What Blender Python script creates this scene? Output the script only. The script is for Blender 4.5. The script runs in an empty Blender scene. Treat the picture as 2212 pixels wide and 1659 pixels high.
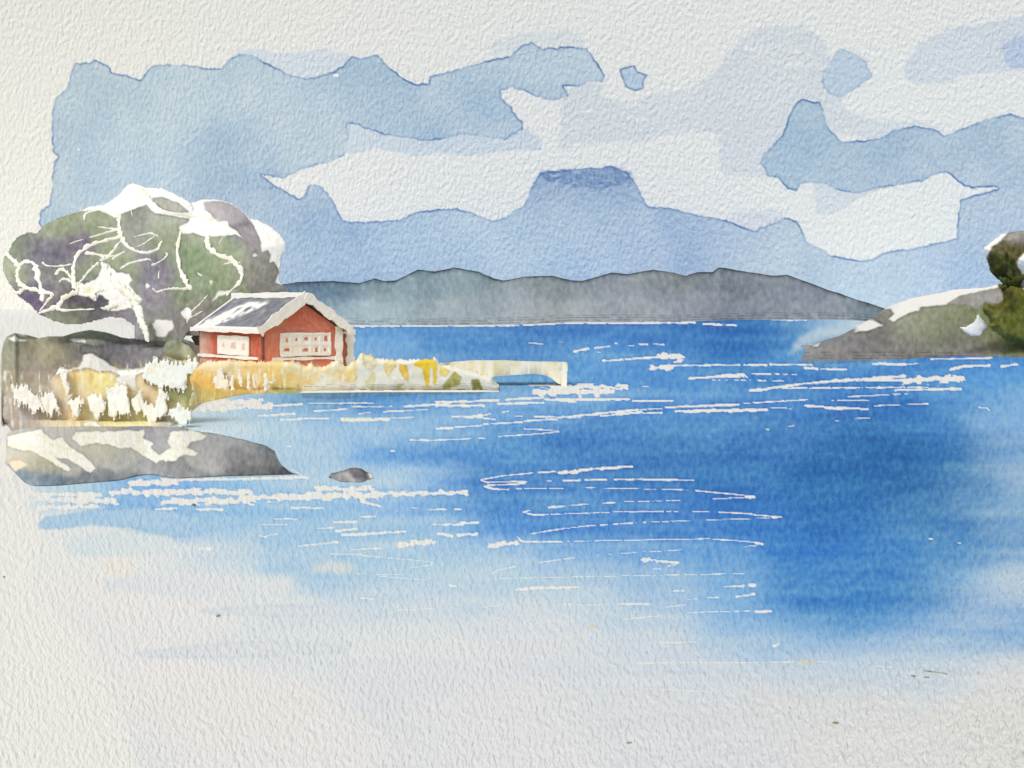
import bpy, math
import numpy as np

# ---------------------------------------------------------------- basics
F, HX, HY, CH = 2371.0, 1105.5, 660.0, 3.0      # survey of the view: focal length, centre, horizon, eye height
C = bpy.context.scene.collection
WHITE = np.array([220, 220, 217]) / 255.0

def lin(c): c = np.asarray(c, float); return np.where(c <= .04045, c / 12.92, ((np.clip(c, 0, 9) + .055) / 1.055) ** 2.4)
def shoreY(py): return CH * F / (np.asarray(py, float) - HY)
def P(px, py, Y):
    px, py, Y = np.broadcast_arrays(np.asarray(px, float), np.asarray(py, float), np.asarray(Y, float))
    return np.stack([(px - HX) / F * Y, Y, CH + (HY - py) / F * Y], -1)
def T(x0, y0, s, pts): return [(x0 + p[0] / s, y0 + p[1] / s) + tuple(p[2:]) for p in pts]
def A(p): return T(0, 374.8, 3.394, p)        # sheets of the survey, each with its own origin and scale
def B(p): return T(325.9, 602.9, 4.525, p)
def D3(p): return T(0, 700.6, 3.394, p)
def D4(p): return T(651.8, 700.6, 3.394, p)
def H5(p): return T(1640.8, 456.2, 3.879, p)
def R3(p): return T(942.6, 681.1, 2.2625, p)
def R1(p): return T(0, 1007, 2.0, p)
def R2(p): return T(1105.5, 1007, 2.0, p)

def vnoise(h, w, cell, seed, octs=3, ay=1.0):
    out = np.zeros((h, w), np.float32); amp = 1; tot = 0
    for o in range(octs):
        r = np.random.RandomState(seed * 17 + o)
        cx, cy = cell / 2 ** o, cell * ay / 2 ** o
        if cx < 1.5: break
        gw, gh = int(w / cx) + 3, int(h / cy) + 3
        g = r.rand(gh, gw).astype(np.float32)
        y = np.arange(h) / cy; x = np.arange(w) / cx
        yi = y.astype(int); xi = x.astype(int); fy = y - yi; fx = x - xi
        fy = (fy * fy * (3 - 2 * fy))[:, None].astype(np.float32); fx = (fx * fx * (3 - 2 * fx))[None, :].astype(np.float32)
        a = g[yi][:, xi]; b = g[yi][:, xi + 1]; c = g[yi + 1][:, xi]; d = g[yi + 1][:, xi + 1]
        out += amp * ((a * (1 - fx) + b * fx) * (1 - fy) + (c * (1 - fx) + d * fx) * fy); tot += amp; amp *= .5
    return out / tot - .5

def blur(m, r, ry=None):
    ry = r if ry is None else ry
    for ax, rr in ((0, ry), (1, r)):
        k = int(max(1, round(rr)))
        for _ in range(2):
            pad = [(0, 0)] * m.ndim; pad[ax] = (k + 1, k)
            c = np.cumsum(np.pad(m, pad, mode='edge').astype(np.float64), axis=ax)
            n = m.shape[ax]
            s1 = [slice(None)] * m.ndim; s2 = [slice(None)] * m.ndim
            s1[ax] = slice(2 * k + 1, 2 * k + 1 + n); s2[ax] = slice(0, n)
            m = ((c[tuple(s1)] - c[tuple(s2)]) / (2 * k + 1)).astype(np.float32)
    return m

def fillpoly(h, w, pts, x0=0, y0=0):
    m = np.zeros((h, w), np.float32)
    p = np.asarray([(a[0] - x0, a[1] - y0) for a in pts]); q = np.roll(p, -1, 0)
    ylo, yhi = max(0, int(p[:, 1].min())), min(h, int(p[:, 1].max()) + 2)
    for y in range(ylo, yhi):
        yy = y + .013
        s = ((p[:, 1] <= yy) & (q[:, 1] > yy)) | ((q[:, 1] <= yy) & (p[:, 1] > yy))
        if not s.any(): continue
        xs = np.sort(p[s, 0] + (yy - p[s, 1]) / (q[s, 1] - p[s, 1]) * (q[s, 0] - p[s, 0]))
        for a, b in zip(xs[::2], xs[1::2]):
            m[y, max(0, int(round(a))):max(0, int(round(b)))] = 1
    return m

class Pig:
    """pigment of one surface, kept in that surface's own chart"""
    def __init__(s, x0, y0, x1, y1, seed=1, base=WHITE):
        s.x0, s.y0, s.w, s.h, s.seed = x0, y0, x1 - x0, y1 - y0, seed
        s.a = np.ones((s.h, s.w, 3), np.float32) * np.asarray(base, np.float32)
        s.nx = vnoise(s.h, s.w, 9, seed + 1) ; s.ny = vnoise(s.h, s.w, 9, seed + 2)
        s.bx = vnoise(s.h, s.w, 40, seed + 3) ; s.by = vnoise(s.h, s.w, 40, seed + 4)
        s.yy, s.xx = np.mgrid[0:s.h, 0:s.w]
        s.n1 = vnoise(s.h, s.w, 90, seed + 5, 5); s.n2 = vnoise(s.h, s.w, 14, seed + 6, 3)
        s.n3 = vnoise(s.h, s.w, 12, seed + 8, 3, .45)
    def warp(s, m, r, R=0):
        if r == 0 and R == 0: return m
        X = np.clip((s.xx + s.nx * r * 2 + s.bx * R * 2), 0, s.w - 1).astype(int)
        Y = np.clip((s.yy + s.ny * r * 2 + s.by * R * 2), 0, s.h - 1).astype(int)
        return m[Y, X]
    def mask(s, polys, rough=2.5, soft=1, R=0, minus=()):
        m = np.zeros((s.h, s.w), np.float32)
        for p in polys: m = np.maximum(m, fillpoly(s.h, s.w, p, s.x0, s.y0))
        for p in minus: m = m * (1 - fillpoly(s.h, s.w, p, s.x0, s.y0))
        m = s.warp(m, rough, R)
        return blur(m, soft) if soft else m
    def field(s, pts, sx=70, sy=35, st=8):
        H, W = s.h // st + 2, s.w // st + 2
        gy, gx = np.mgrid[0:H, 0:W]; gy = gy * st + s.y0; gx = gx * st + s.x0
        num = np.zeros((H, W, 3)); den = np.zeros((H, W)) + 1e-12
        for x, y, c in pts:
            d = ((gx - x) / sx) ** 2 + ((gy - y) / sy) ** 2
            wt = np.exp(-d) + 1e-3 / (1 + d) ** 2; num += wt[..., None] * np.array(c); den += wt
        f = (num / den[..., None] / 255).astype(np.float32)
        Y = (s.yy + s.by * 30) / st; X = (s.xx + s.bx * 50) / st
        Y = np.clip(Y, 0, H - 1.01); X = np.clip(X, 0, W - 1.01); yi = Y.astype(int); xi = X.astype(int)
        fy = (Y - yi)[..., None]; fx = (X - xi)[..., None]
        return ((f[yi, xi] * (1 - fx) + f[yi, xi + 1] * fx) * (1 - fy) + (f[yi + 1, xi] * (1 - fx) + f[yi + 1, xi + 1] * fx) * fy).astype(np.float32)
    def wash(s, m, col, edge=.25, er=2, var=.12, fine=.05, ecol=None, a=1):
        col = np.asarray(col, np.float32)
        if col.ndim == 1: col = np.broadcast_to(col / 255, s.a.shape)
        dens = 1 + var * 2 * s.n1 + fine * 2 * s.n2
        c = WHITE * np.power(np.clip(col / WHITE, .01, 1.0), dens[..., None])
        k = (m * a)[..., None]
        s.a = s.a * (1 - k) + c * k
        if edge:
            mb = blur(m, 1); e = np.clip((1 - blur(m, er)) * m * 1.2 + 3.6 * mb * (1 - mb) * (m > .3), 0, 1) * edge * np.clip(1 + 3 * s.bx, .15, 1.9)
            ec = np.array([60, 90, 135] if ecol is None else ecol) / 255
            s.a = s.a * (1 - e[..., None]) + (s.a * .35 + ec * .65) * e[..., None]
    def strokes(s, L, scale=1.0):
        """white or tinted brush lines: (points, width, gaps, colour)"""
        m = np.zeros((s.h, s.w), np.float32); cw = np.zeros((s.h, s.w), np.float32)
        for pts, w, br, ol in L:
            for (ax, ay), (bx, by) in zip(pts[:-1], pts[1:]):
                r = w / 2 + 3
                X0, X1 = int(max(0, min(ax, bx) - r - s.x0)), int(min(s.w, max(ax, bx) + r - s.x0 + 1))
                Y0, Y1 = int(max(0, min(ay, by) - r - s.y0)), int(min(s.h, max(ay, by) + r - s.y0 + 1))
                if X1 <= X0 or Y1 <= Y0: continue
                X = s.xx[Y0:Y1, X0:X1] + s.x0; Y = s.yy[Y0:Y1, X0:X1] + s.y0
                dx, dy = bx - ax, by - ay; t = np.clip(((X - ax) * dx + (Y - ay) * dy) / (dx * dx + dy * dy + 1e-6), 0, 1)
                d = np.hypot(X - ax - t * dx, Y - ay - t * dy)
                n = s.n3[Y0:Y1, X0:X1]; nb = s.bx[Y0:Y1, X0:X1]
                ww = w / 2 * (.84 + .5 * nb) + n * min(w, 16) * (.75 if w < 8 else 1.15)
                v = np.clip(ww - d + .5, 0, 1)
                if br: v = v * (s.nx[Y0:Y1, X0:X1] + .35 * nb > (br - 1) * .5 + .18 * br)
                m[Y0:Y1, X0:X1] = np.maximum(m[Y0:Y1, X0:X1], v)
                if ol: cw[Y0:Y1, X0:X1] = np.maximum(cw[Y0:Y1, X0:X1], v * ol)
        return m, cw
    def dabs(s, L, col=(252, 253, 252), olive=(212, 208, 165), ring=.3):
        m, cw = s.strokes(L)
        rg = np.clip(blur(m, 2) * 2.2, 0, 1) * (1 - m) * ring
        s.a = WHITE * np.power(np.clip(s.a / WHITE, .02, 1), (1 + rg * 1.6)[..., None])
        c = np.array(col) / 255 * (1 - .03 * (s.n2 + .5))[..., None]
        o = np.clip(cw * (s.n3 * 2.6 + .15), 0, 1)[..., None]
        c = c * (1 - o) + np.array(olive) / 255 * o
        s.a = s.a * (1 - m[..., None]) + c * m[..., None]
    def at(s, px, py):
        X = np.clip(np.asarray(px, float) - s.x0, 0, s.w - 1.01); Y = np.clip(np.asarray(py, float) - s.y0, 0, s.h - 1.01)
        yi = Y.astype(int); xi = X.astype(int); fy = (Y - yi)[..., None]; fx = (X - xi)[..., None]; f = s.a
        return (f[yi, xi] * (1 - fx) + f[yi, xi + 1] * fx) * (1 - fy) + (f[yi + 1, xi] * (1 - fx) + f[yi + 1, xi + 1] * fx) * fy

# ---------------------------------------------------------------- material: matt colour wash on a toothy ground
def make_mat(name, tooth=1.0, sx=10.5, sy=15., rot=-22, det=2.5):
    m = bpy.data.materials.new(name); m.use_nodes = True
    nt = m.node_tree; N = nt.nodes; L = nt.links; N.clear()
    out = N.new('ShaderNodeOutputMaterial'); b = N.new('ShaderNodeBsdfPrincipled')
    b.inputs['Roughness'].default_value = .85; b.inputs['Specular IOR Level'].default_value = .12
    a = N.new('ShaderNodeAttribute'); a.attribute_name = 'pigment'
    ch = N.new('ShaderNodeAttribute'); ch.attribute_name = 'chart'
    sep = N.new('ShaderNodeSeparateXYZ'); L.new(ch.outputs['Vector'], sep.inputs[0])
    comb = N.new('ShaderNodeCombineXYZ'); L.new(sep.outputs[0], comb.inputs[0]); L.new(sep.outputs[1], comb.inputs[1])
    mp = N.new('ShaderNodeMapping'); mp.inputs['Rotation'].default_value = (0, 0, math.radians(rot)); mp.inputs['Scale'].default_value = (1 / sx, 1 / sy, 1)
    L.new(comb.outputs[0], mp.inputs['Vector'])
    n = N.new('ShaderNodeTexNoise'); n.inputs['Scale'].default_value = 1; n.inputs['Detail'].default_value = det; n.inputs['Roughness'].default_value = .5; n.inputs['Distortion'].default_value = .15
    L.new(mp.outputs[0], n.inputs['Vector'])
    n2 = N.new('ShaderNodeTexNoise'); n2.inputs['Scale'].default_value = .045; n2.inputs['Detail'].default_value = 1
    L.new(comb.outputs[0], n2.inputs['Vector'])
    # relief in metres: noise * metres per chart unit
    mul = N.new('ShaderNodeMath'); mul.operation = 'MULTIPLY'; L.new(n.outputs['Fac'], mul.inputs[0]); L.new(sep.outputs[2], mul.inputs[1])
    mr = N.new('ShaderNodeMath'); mr.operation = 'MULTIPLY'; mr.inputs[1].default_value = 5.5 * tooth; L.new(mul.outputs[0], mr.inputs[0])
    bp = N.new('ShaderNodeBump'); bp.inputs['Strength'].default_value = 1; bp.inputs['Distance'].default_value = 1
    L.new(mr.outputs[0], bp.inputs['Height']); L.new(bp.outputs[0], b.inputs['Normal'])
    # pigment settles in the pits of the ground: granulation
    g = N.new('ShaderNodeMath'); g.operation = 'MULTIPLY_ADD'; g.inputs[1].default_value = -.9; g.inputs[2].default_value = 1.45
    L.new(n.outputs['Fac'], g.inputs[0])
    ga = N.new('ShaderNodeGamma'); L.new(a.outputs['Color'], ga.inputs['Color']); L.new(g.outputs[0], ga.inputs['Gamma'])
    mx = N.new('ShaderNodeMix'); mx.data_type = 'RGBA'; mx.blend_type = 'MULTIPLY'; mx.inputs[0].default_value = 1
    L.new(ga.outputs[0], mx.inputs[6]); mx.inputs[7].default_value = (.8, .79, .755, 1)
    L.new(mx.outputs[2], b.inputs['Base Color']); L.new(b.outputs[0], out.inputs[0])
    return m
MAT = {k: make_mat(k, .5) for k in ('land_wash', 'foliage_wash', 'stone_wash', 'reed_wash')}
MAT['wood_paint'] = make_mat('wood_paint', .4); MAT['water_wash'] = make_mat('water_wash_near', 1.9, 10, 15, 24, 1.8); MAT['sky_wash'] = make_mat('sky_wash_far', .72, 7.5, 11.5, -18, 1.6)

def ratio(col): return np.clip(lin(col) / lin(WHITE), 0, 1.12)

def mesh(name, V, Q, pig, chart, mat, parent=None, smooth=True):
    V = np.asarray(V, np.float32).reshape(-1, 3); Q = np.asarray(Q, np.int32)
    me = bpy.data.meshes.new(name); me.vertices.add(len(V)); me.vertices.foreach_set('co', V.ravel())
    k = Q.shape[1]
    me.loops.add(Q.size); me.loops.foreach_set('vertex_index', Q.ravel())
    me.polygons.add(len(Q)); me.polygons.foreach_set('loop_start', np.arange(0, Q.size, k, dtype=np.int32))
    me.polygons.foreach_set('loop_total', np.full(len(Q), k, np.int32))
    me.polygons.foreach_set('use_smooth', np.full(len(Q), smooth))
    me.update(calc_edges=True); me.validate()
    c = np.ones((len(V), 4), np.float32); c[:, :3] = ratio(np.asarray(pig).reshape(-1, 3))
    a = me.attributes.new('pigment', 'FLOAT_COLOR', 'POINT'); a.data.foreach_set('color', c.ravel())
    a = me.attributes.new('chart', 'FLOAT_VECTOR', 'POINT'); a.data.foreach_set('vector', np.asarray(chart, np.float32).ravel())
    me.materials.append(MAT[mat])
    o = bpy.data.objects.new(name, me); C.objects.link(o)
    if parent: o.parent = parent; o.matrix_parent_inverse = parent.matrix_world.inverted() if False else o.matrix_parent_inverse
    if parent: o.location = tuple(-x for x in parent.location)
    return o

def tag(o, label=None, cat=None, group=None, kind=None):
    if label: o['label'] = label
    if cat: o['category'] = cat
    if group: o['group'] = group
    if kind: o['kind'] = kind
    return o
def thing(name, loc, label, cat, group=None):
    o = bpy.data.objects.new(name, None); C.objects.link(o); o.location = tuple(float(v) for v in loc); o.empty_display_size = .3
    return tag(o, label, cat, group)

def gridquads(nr, nc):
    i = np.arange(nr * nc).reshape(nr, nc)
    return np.stack([i[:-1, :-1], i[1:, :-1], i[1:, 1:], i[:-1, 1:]], -1).reshape(-1, 4)

def edgedist(px, py, poly):
    p = np.asarray([q[:2] for q in poly], float); q = np.roll(p, -1, 0); d = np.full(px.shape, 1e9)
    for a, b in zip(p, q):
        e = b - a; t = np.clip(((px - a[0]) * e[0] + (py - a[1]) * e[1]) / (e @ e + 1e-9), 0, 1)
        d = np.minimum(d, np.hypot(px - a[0] - t * e[0], py - a[1] - t * e[1]))
    return d

def solid(name, poly, Y0, thick, D, pig, mat, parent=None, step=2.0, rough=2.0, lump=0.0, seed=3, mp=1.0, fr=0.0, par=False):
    """a full body: the outline at its distance Y0 with rounded front and back, thick metres each way"""
    p = np.asarray([q[:2] for q in poly]); x0, y0 = p.min(0) - 8; x1, y1 = p.max(0) + 8
    nc, nr = int((x1 - x0) / step), int((y1 - y0) / step)
    h, w = int(y1 - y0) + 2, int(x1 - x0) + 2
    m = fillpoly(h, w, poly, x0, y0)
    nx, ny = vnoise(h, w, 8, seed), vnoise(h, w, 8, seed + 5)
    yy, xx = np.mgrid[0:h, 0:w]
    f1 = np.random.RandomState(seed).rand(w // 3 + 4); f1 = np.interp(np.arange(w) / 3.0, np.arange(len(f1)), f1) - .5
    yy = yy + f1[None, :] * 2 * fr
    m = m[np.clip(yy + ny * 2 * rough, 0, h - 1).astype(int), np.clip(xx + nx * 2 * rough, 0, w - 1).astype(int)]
    gx, gy = np.meshgrid(np.arange(nc) * step, np.arange(nr) * step)
    ins = m[np.clip(gy, 0, h - 1).astype(int), np.clip(gx, 0, w - 1).astype(int)] > .5
    px, py = gx + x0, gy + y0
    d = edgedist(px, py, poly)
    u = np.clip(d / D, 0, 1); th = thick * np.clip(1 - (1 - u) ** 2, 0, 1) ** (1.0 if par else .5) + .02
    ln = vnoise(h, w, 34, seed + 9, 3)[np.clip(gy, 0, h - 1).astype(int), np.clip(gx, 0, w - 1).astype(int)]
    th = th * (1 + lump * 2 * ln)
    Y0a = Y0(px, py) if callable(Y0) else np.full(px.shape, float(Y0))
    i = np.arange(nr * nc).reshape(nr, nc)
    cell = ins[:-1, :-1] & ins[1:, :-1] & ins[1:, 1:] & ins[:-1, 1:]
    a, b, c, dd = i[:-1, :-1][cell], i[1:, :-1][cell], i[1:, 1:][cell], i[:-1, 1:][cell]
    n = nr * nc
    fr = np.stack([a, b, c, dd], -1); bk = np.stack([dd, c, b, a], -1) + n
    E = {}
    pad = np.pad(cell, 1)
    side = []
    R, K = np.nonzero(cell)
    for dr, dk, e0, e1 in ((-1, 0, 3, 0), (1, 0, 1, 2), (0, -1, 0, 1), (0, 1, 2, 3)):
        s = ~pad[R + 1 + dr, K + 1 + dk]; q = fr[s]
        side.append(np.stack([q[:, e1], q[:, e0], q[:, e0] + n, q[:, e1] + n], -1))
    Q = np.concatenate([fr, bk] + side)
    V = np.concatenate([P(px, py, Y0a - th).reshape(-1, 3), P(px, py, Y0a + th).reshape(-1, 3)])
    used = np.unique(Q); mapi = np.full(2 * n, -1); mapi[used] = np.arange(len(used))
    col = pig.at(px, py).reshape(-1, 3); ch = np.stack([px, py, (Y0a / F) * mp], -1).reshape(-1, 3)
    col = np.concatenate([col, col])[used]; ch = np.concatenate([ch, ch])[used]
    o = mesh(name, V[used], mapi[Q], col, ch, mat, parent)
    def front(x, y):
        x = np.asarray(x, float); y = np.asarray(y, float)
        dd = edgedist(x, y, poly); uu = np.clip(dd / D, 0, 1)
        xi = np.clip(x - x0, 0, w - 1).astype(int); yi = np.clip(y - y0, 0, h - 1).astype(int)
        inside = fillpoly(h, w, poly, x0, y0)[yi, xi]
        t = (thick * (1 - (1 - uu) ** 2) ** (1.0 if par else .5) + .02) * (1 + lump * 2 * vnoise(h, w, 34, seed + 9, 3)[yi, xi]) * inside
        return (Y0(x, y) if callable(Y0) else Y0) - t
    return o, front

def curve(pts, x): p = np.asarray([q[:2] for q in pts]); return np.interp(x, p[:, 0], p[:, 1])

def mound(name, top, bot, depth, pig, mat, step=2.0, rows=60, prof=1.4, jit=1.5, seed=5, ytop=None, back=.6, parent=None):
    """a rise of ground from the waterline up to its ridge and down behind"""
    x0, x1 = max(top[0][0], bot[0][0]), min(top[-1][0], bot[-1][0])
    xs = np.arange(x0, x1 + step, step); n = len(xs)
    nt = vnoise(4, n * 2 + 4, 12, seed)[1, :n] * jit * 2
    tb = curve(bot, xs); tp = np.minimum(curve(top, xs) + nt, tb - .3)
    sm = lambda a, k=9: np.convolve(np.pad(a, k, mode='edge'), np.ones(2 * k + 1) / (2 * k + 1), 'valid')
    Yb = sm(shoreY(tb), 12); Yt = Yb + depth if ytop is None else (ytop(xs) if callable(ytop) else np.full(n, float(ytop)))
    t = np.linspace(0, 1, rows)[:, None]
    py = tb + (tp - tb) * t; Y = Yb + (Yt - Yb) * t ** prof
    V1 = P(np.broadcast_to(xs, py.shape), py, Y); V1[0, :, 2] = -.02
    skirt = V1[:1].copy(); skirt[..., 2] = -.6
    t2 = np.linspace(0, 1, 14)[1:, None]
    V2 = V1[-1:] + np.zeros((13, 1, 1)); V2 = V2.copy()
    V2[..., 1] = V2[..., 1] + (Yt - Yb) * back * t2; V2[..., 2] = V2[..., 2] * np.cos(t2 * np.pi / 2) - .6 * t2
    V = np.concatenate([skirt, V1, V2]); 
    pyy = np.concatenate([tb[None], py, tp + (tb - tp) * t2 * .7])
    pxx = np.broadcast_to(xs, pyy.shape)
    col = pig.at(pxx, pyy); ch = np.stack([pxx, pyy, V[..., 1] / F], -1)
    return mesh(name, V, gridquads(V.shape[0], n)[:, ::-1], col, ch, mat, parent)

def smoothline(pts, n=6):
    p = np.asarray([q[:2] for q in pts], float); w = np.asarray([q[2] for q in pts], float)
    if len(p) < 3:
        t = np.linspace(0, 1, 8)[:, None]; return p[0] + (p[1] - p[0]) * t, w[0] + (w[1] - w[0]) * t[:, 0]
    P0 = np.vstack([2 * p[0] - p[1], p, 2 * p[-1] - p[-2]]); o = []; ow = []
    for i in range(len(p) - 1):
        a, b, c, d = P0[i:i + 4]
        for t in np.linspace(0, 1, n, endpoint=False):
            o.append(.5 * (2 * b + (c - a) * t + (2 * a - 5 * b + 4 * c - d) * t * t + (3 * b - a - 3 * c + d) * t ** 3)); ow.append(w[i] * (1 - t) + w[i + 1] * t)
    o.append(p[-1]); ow.append(w[-1]); return np.array(o), np.array(ow)

def tube(name, pts, Yf, mat, parent=None, col=(232, 232, 224), seed=1, off=.015, wob=.45, tint=(220, 217, 190), dz=.3):
    """a limb: points (x, y, width) in the chart, depth from Yf"""
    p, w = smoothline(pts); n = len(p); k = 8
    r = np.random.RandomState(seed + int(p[0, 0] * 7 + p[0, 1]))
    w = w * (1 + wob * (r.rand(n) - .5) * 2); w[0] *= .6; w[-1] *= .45
    p = p + (r.rand(n, 2) - .5) * w[:, None] * .35
    Y = Yf(p[:, 0], p[:, 1]) if callable(Yf) else np.linspace(Yf[0], Yf[1], n) if isinstance(Yf, tuple) else np.full(n, float(Yf))
    if n > 4: Y = np.convolve(np.pad(Y, 2, mode='edge'), np.ones(5) / 5, 'valid')
    rad = w / 2 * Y / F; cen = P(p[:, 0], p[:, 1], Y - off)
    tan = np.gradient(cen, axis=0); tan /= np.linalg.norm(tan, axis=1)[:, None] + 1e-9
    side = np.cross(tan, [0, 1, 0]); side /= np.linalg.norm(side, axis=1)[:, None] + 1e-9
    up = np.cross(side, tan)
    an = np.arange(k) / k * 2 * np.pi
    ring = cen[:, None] + rad[:, None, None] * (np.cos(an)[None, :, None] * side[:, None] + dz * np.sin(an)[None, :, None] * up[:, None])
    V = np.concatenate([ring.reshape(-1, 3), cen[:1] , cen[-1:]])
    Q = []
    for i in range(n - 1):
        for j in range(k): Q.append((i * k + j, i * k + (j + 1) % k, (i + 1) * k + (j + 1) % k, (i + 1) * k + j))
    for j in range(k):
        Q.append((j, n * k, n * k, (j + 1) % k)); Q.append(((n - 1) * k + (j + 1) % k, n * k + 1, n * k + 1, (n - 1) * k + j))
    Q = [q for q in Q if len(set(q)) == 4] 
    nz = r.rand(n); nz = np.convolve(np.pad(nz, 2, mode='edge'), np.ones(5) / 5, 'valid')
    f = np.clip((nz - .45) * 3, 0, 1)[:, None]
    c = (np.array(col) * (1 - f * .7) + np.array(tint) * f * .7) / 255
    c = np.repeat(c, k, 0); c = np.vstack([c, c[:1], c[-1:]])
    ch = np.repeat(np.column_stack([p, Y / F]), k, 0); ch[:, 0] += np.tile(np.cos(an) * 3, n); ch = np.vstack([ch, ch[:1], ch[-1:]])
    return mesh(name, V, Q, c, ch, mat, parent)

# ================================================================ SKY
S = Pig(-500, -420, 2720, 740, 11, base=np.array([221, 220, 214]) / 255)
cloud = [(563, 375), (610, 385), (650, 365), (720, 347), (745, 335), (752, 330), (815, 315), (900, 333), (935, 325), (1005, 333), (1060, 322), (1105, 320), (1168, 323), (1168, 298), (1155, 280),
         (1130, 270), (1125, 250), (1104, 240), (1112, 228), (1160, 217), (1208, 222), (1205, 280), (1207, 322), (1222, 322), (1240, 310), (1300, 306), (1385, 305), (1430, 288), (1500, 282), (1550, 290), (1558, 370),
         (1570, 380), (1655, 378), (1680, 382), (1700, 407), (1720, 412), (1727, 394), (1742, 395), (1756, 430), (1765, 462), (1800, 462), (1860, 425), (1915, 403), (1990, 390), (2040, 370), (2058, 380), (2080, 400),
         (2100, 405), (2150, 402), (2158, 409), (2075, 430), (2068, 470), (2066, 515), (1960, 540), (1915, 543), (1880, 561), (1860, 564), (1790, 550), (1742, 522), (1722, 478), (1690, 471), (1660, 487), (1625, 500), (1570, 476),
         (1515, 468), (1450, 450), (1397, 447), (1375, 402), (1355, 372), (1320, 360), (1240, 365), (1165, 375), (1147, 405), (1130, 446), (1105, 458), (1095, 470), (1065, 478), (1010, 458), (985, 450), (900, 458), (860, 475), (800, 480),
         (742, 478), (715, 430), (690, 400), (668, 398), (658, 420), (647, 430), (590, 400)]
pale = [(1207, 322), (1212, 222), (1215, 200), (1260, 180), (1300, 180), (1302, 205), (1370, 225), (1400, 205), (1480, 195), (1540, 160), (1560, 130), (1600, 85), (1650, 58), (1730, 55), (1775, 85), (1790, 120), (1840, 108), (1872, 125),
        (1885, 165), (1850, 190), (1815, 213), (1832, 240), (1900, 262), (1990, 264), (2040, 275), (2020, 300), (1900, 305), (1785, 280), (1760, 260), (1715, 230), (1700, 300), (1650, 345), (1655, 379), (1570, 380), (1558, 370), (1551, 290),
        (1500, 283), (1430, 290), (1385, 305), (1240, 311), (1222, 322)]
S.wash(S.mask([pale], 4, 2, 3), (205, 209, 209), .0, 2, .3, .04, a=.9)
S.wash(S.mask([[(1960, 130), (1985, 92), (2050, 62), (2120, 50), (2230, 30), (2720, 0), (2720, 140), (2211, 150), (2100, 162), (2068, 167), (2040, 180), (1990, 182), (1955, 172)]], 3, 2, 3), (202, 208, 210), .0, 2, .3)
S.wash(S.mask([[(2168, 95), (2200, 75), (2300, 70), (2300, 140), (2190, 148), (2170, 130)]], 4, 2, 3), (182, 195, 209), .1)
S.wash(S.mask([[(1060, 92), (1120, 72), (1230, 66), (1262, 80), (1264, 104), (1180, 100), (1130, 95), (1110, 118), (1060, 120)]], 3, 3, 3), (209, 213, 211), 0)
S.wash(S.mask([[(510, 108), (560, 104), (600, 116), (700, 105), (722, 112), (765, 122), (760, 160), (640, 175), (560, 160), (520, 130)]], 3, 1, 2), (202, 210, 214), .0)
S.wash(S.mask([[(750, 265), (830, 290), (925, 305), (1005, 290), (1080, 295), (1130, 275), (1168, 298), (1170, 325), (1100, 325), (1005, 338), (935, 330), (900, 338), (815, 320), (752, 335), (740, 300)]], 2, 1), (197, 206, 211), 0)
main = [(620, 1500), (560, 720), (300, 600), (110, 520), (86, 482), (88, 455), (108, 440), (118, 347), (126, 338), (115, 325), (112, 245), (120, 213), (145, 190), (160, 137), (190, 135), (205, 130), (235, 143), (240, 155), (305, 173), (325, 142), (390, 140),
        (475, 150), (500, 125), (520, 118), (545, 120), (580, 140), (620, 160), (665, 172), (720, 155), (740, 145), (760, 122), (780, 128), (815, 118), (832, 138), (870, 170), (892, 180), (925, 181), (930, 165), (1000, 147), (1050, 132),
        (1100, 122), (1130, 98), (1150, 93), (1172, 106), (1230, 101), (1265, 105), (1280, 122), (1304, 160), (1300, 175), (1265, 178), (1245, 188), (1215, 183), (1226, 205), (1195, 218), (1175, 214), (1130, 196), (1105, 188), (1080, 195),
        (1083, 213), (1105, 232), (1112, 245), (1125, 260), (1130, 278), (1090, 300), (1005, 290), (985, 292), (925, 305), (830, 290), (760, 266), (750, 265), (750, 305), (742, 335), (760, 355), (900, 370), (1100, 345), (1200, 340), (1450, 340), (1600, 410), (1700, 445), (1800, 500),
        (1950, 470), (2040, 440), (2052, 384), (1990, 392), (1915, 402), (1850, 418), (1815, 412), (1785, 398), (1745, 393), (1728, 396), (1720, 412), (1700, 408), (1655, 374), (1642, 350), (1650, 332), (1690, 292), (1705, 250), (1720, 222), (1735, 214),
        (1770, 222), (1780, 250), (1785, 275), (1820, 308), (1900, 300), (1930, 282), (1975, 272), (2020, 280), (2040, 294), (2085, 275), (2130, 257), (2180, 248), (2240, 258), (2400, 300), (2720, 260), (2720, 1500)]
skyf = np.array([-6, -6, -13]) / 255 + S.field([(180, 200, (180, 199, 217)), (350, 250, (186, 204, 220)), (550, 200, (182, 201, 219)), (500, 330, (170, 192, 215)), (250, 350, (182, 202, 222)), (160, 300, (165, 188, 213)), (650, 300, (185, 202, 218)), (850, 220, (172, 194, 216)),
                (1000, 230, (174, 195, 216)), (1200, 140, (184, 201, 218)), (550, 430, (162, 184, 211)), (700, 520, (160, 184, 212)), (900, 530, (176, 197, 219)), (1100, 520, (180, 200, 219)), (1250, 450, (176, 195, 217)), (1240, 390, (150, 173, 204)),
                (1300, 550, (174, 196, 220)), (1500, 520, (170, 190, 215)), (1450, 560, (165, 187, 216)), (1700, 560, (184, 200, 216)), (1850, 610, (175, 195, 218)), (2000, 600, (172, 192, 217)), (1750, 310, (172, 193, 213)), (1950, 350, (170, 190, 211)),
                (2150, 300, (172, 192, 211)), (2150, 450, (176, 193, 213)), (120, 400, (172, 193, 215)), (650, 590, (158, 182, 212)), (900, 590, (168, 190, 215))], 90, 60)
skyf = skyf * .86 + skyf.mean(-1, keepdims=True) * .14 + .008
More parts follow.
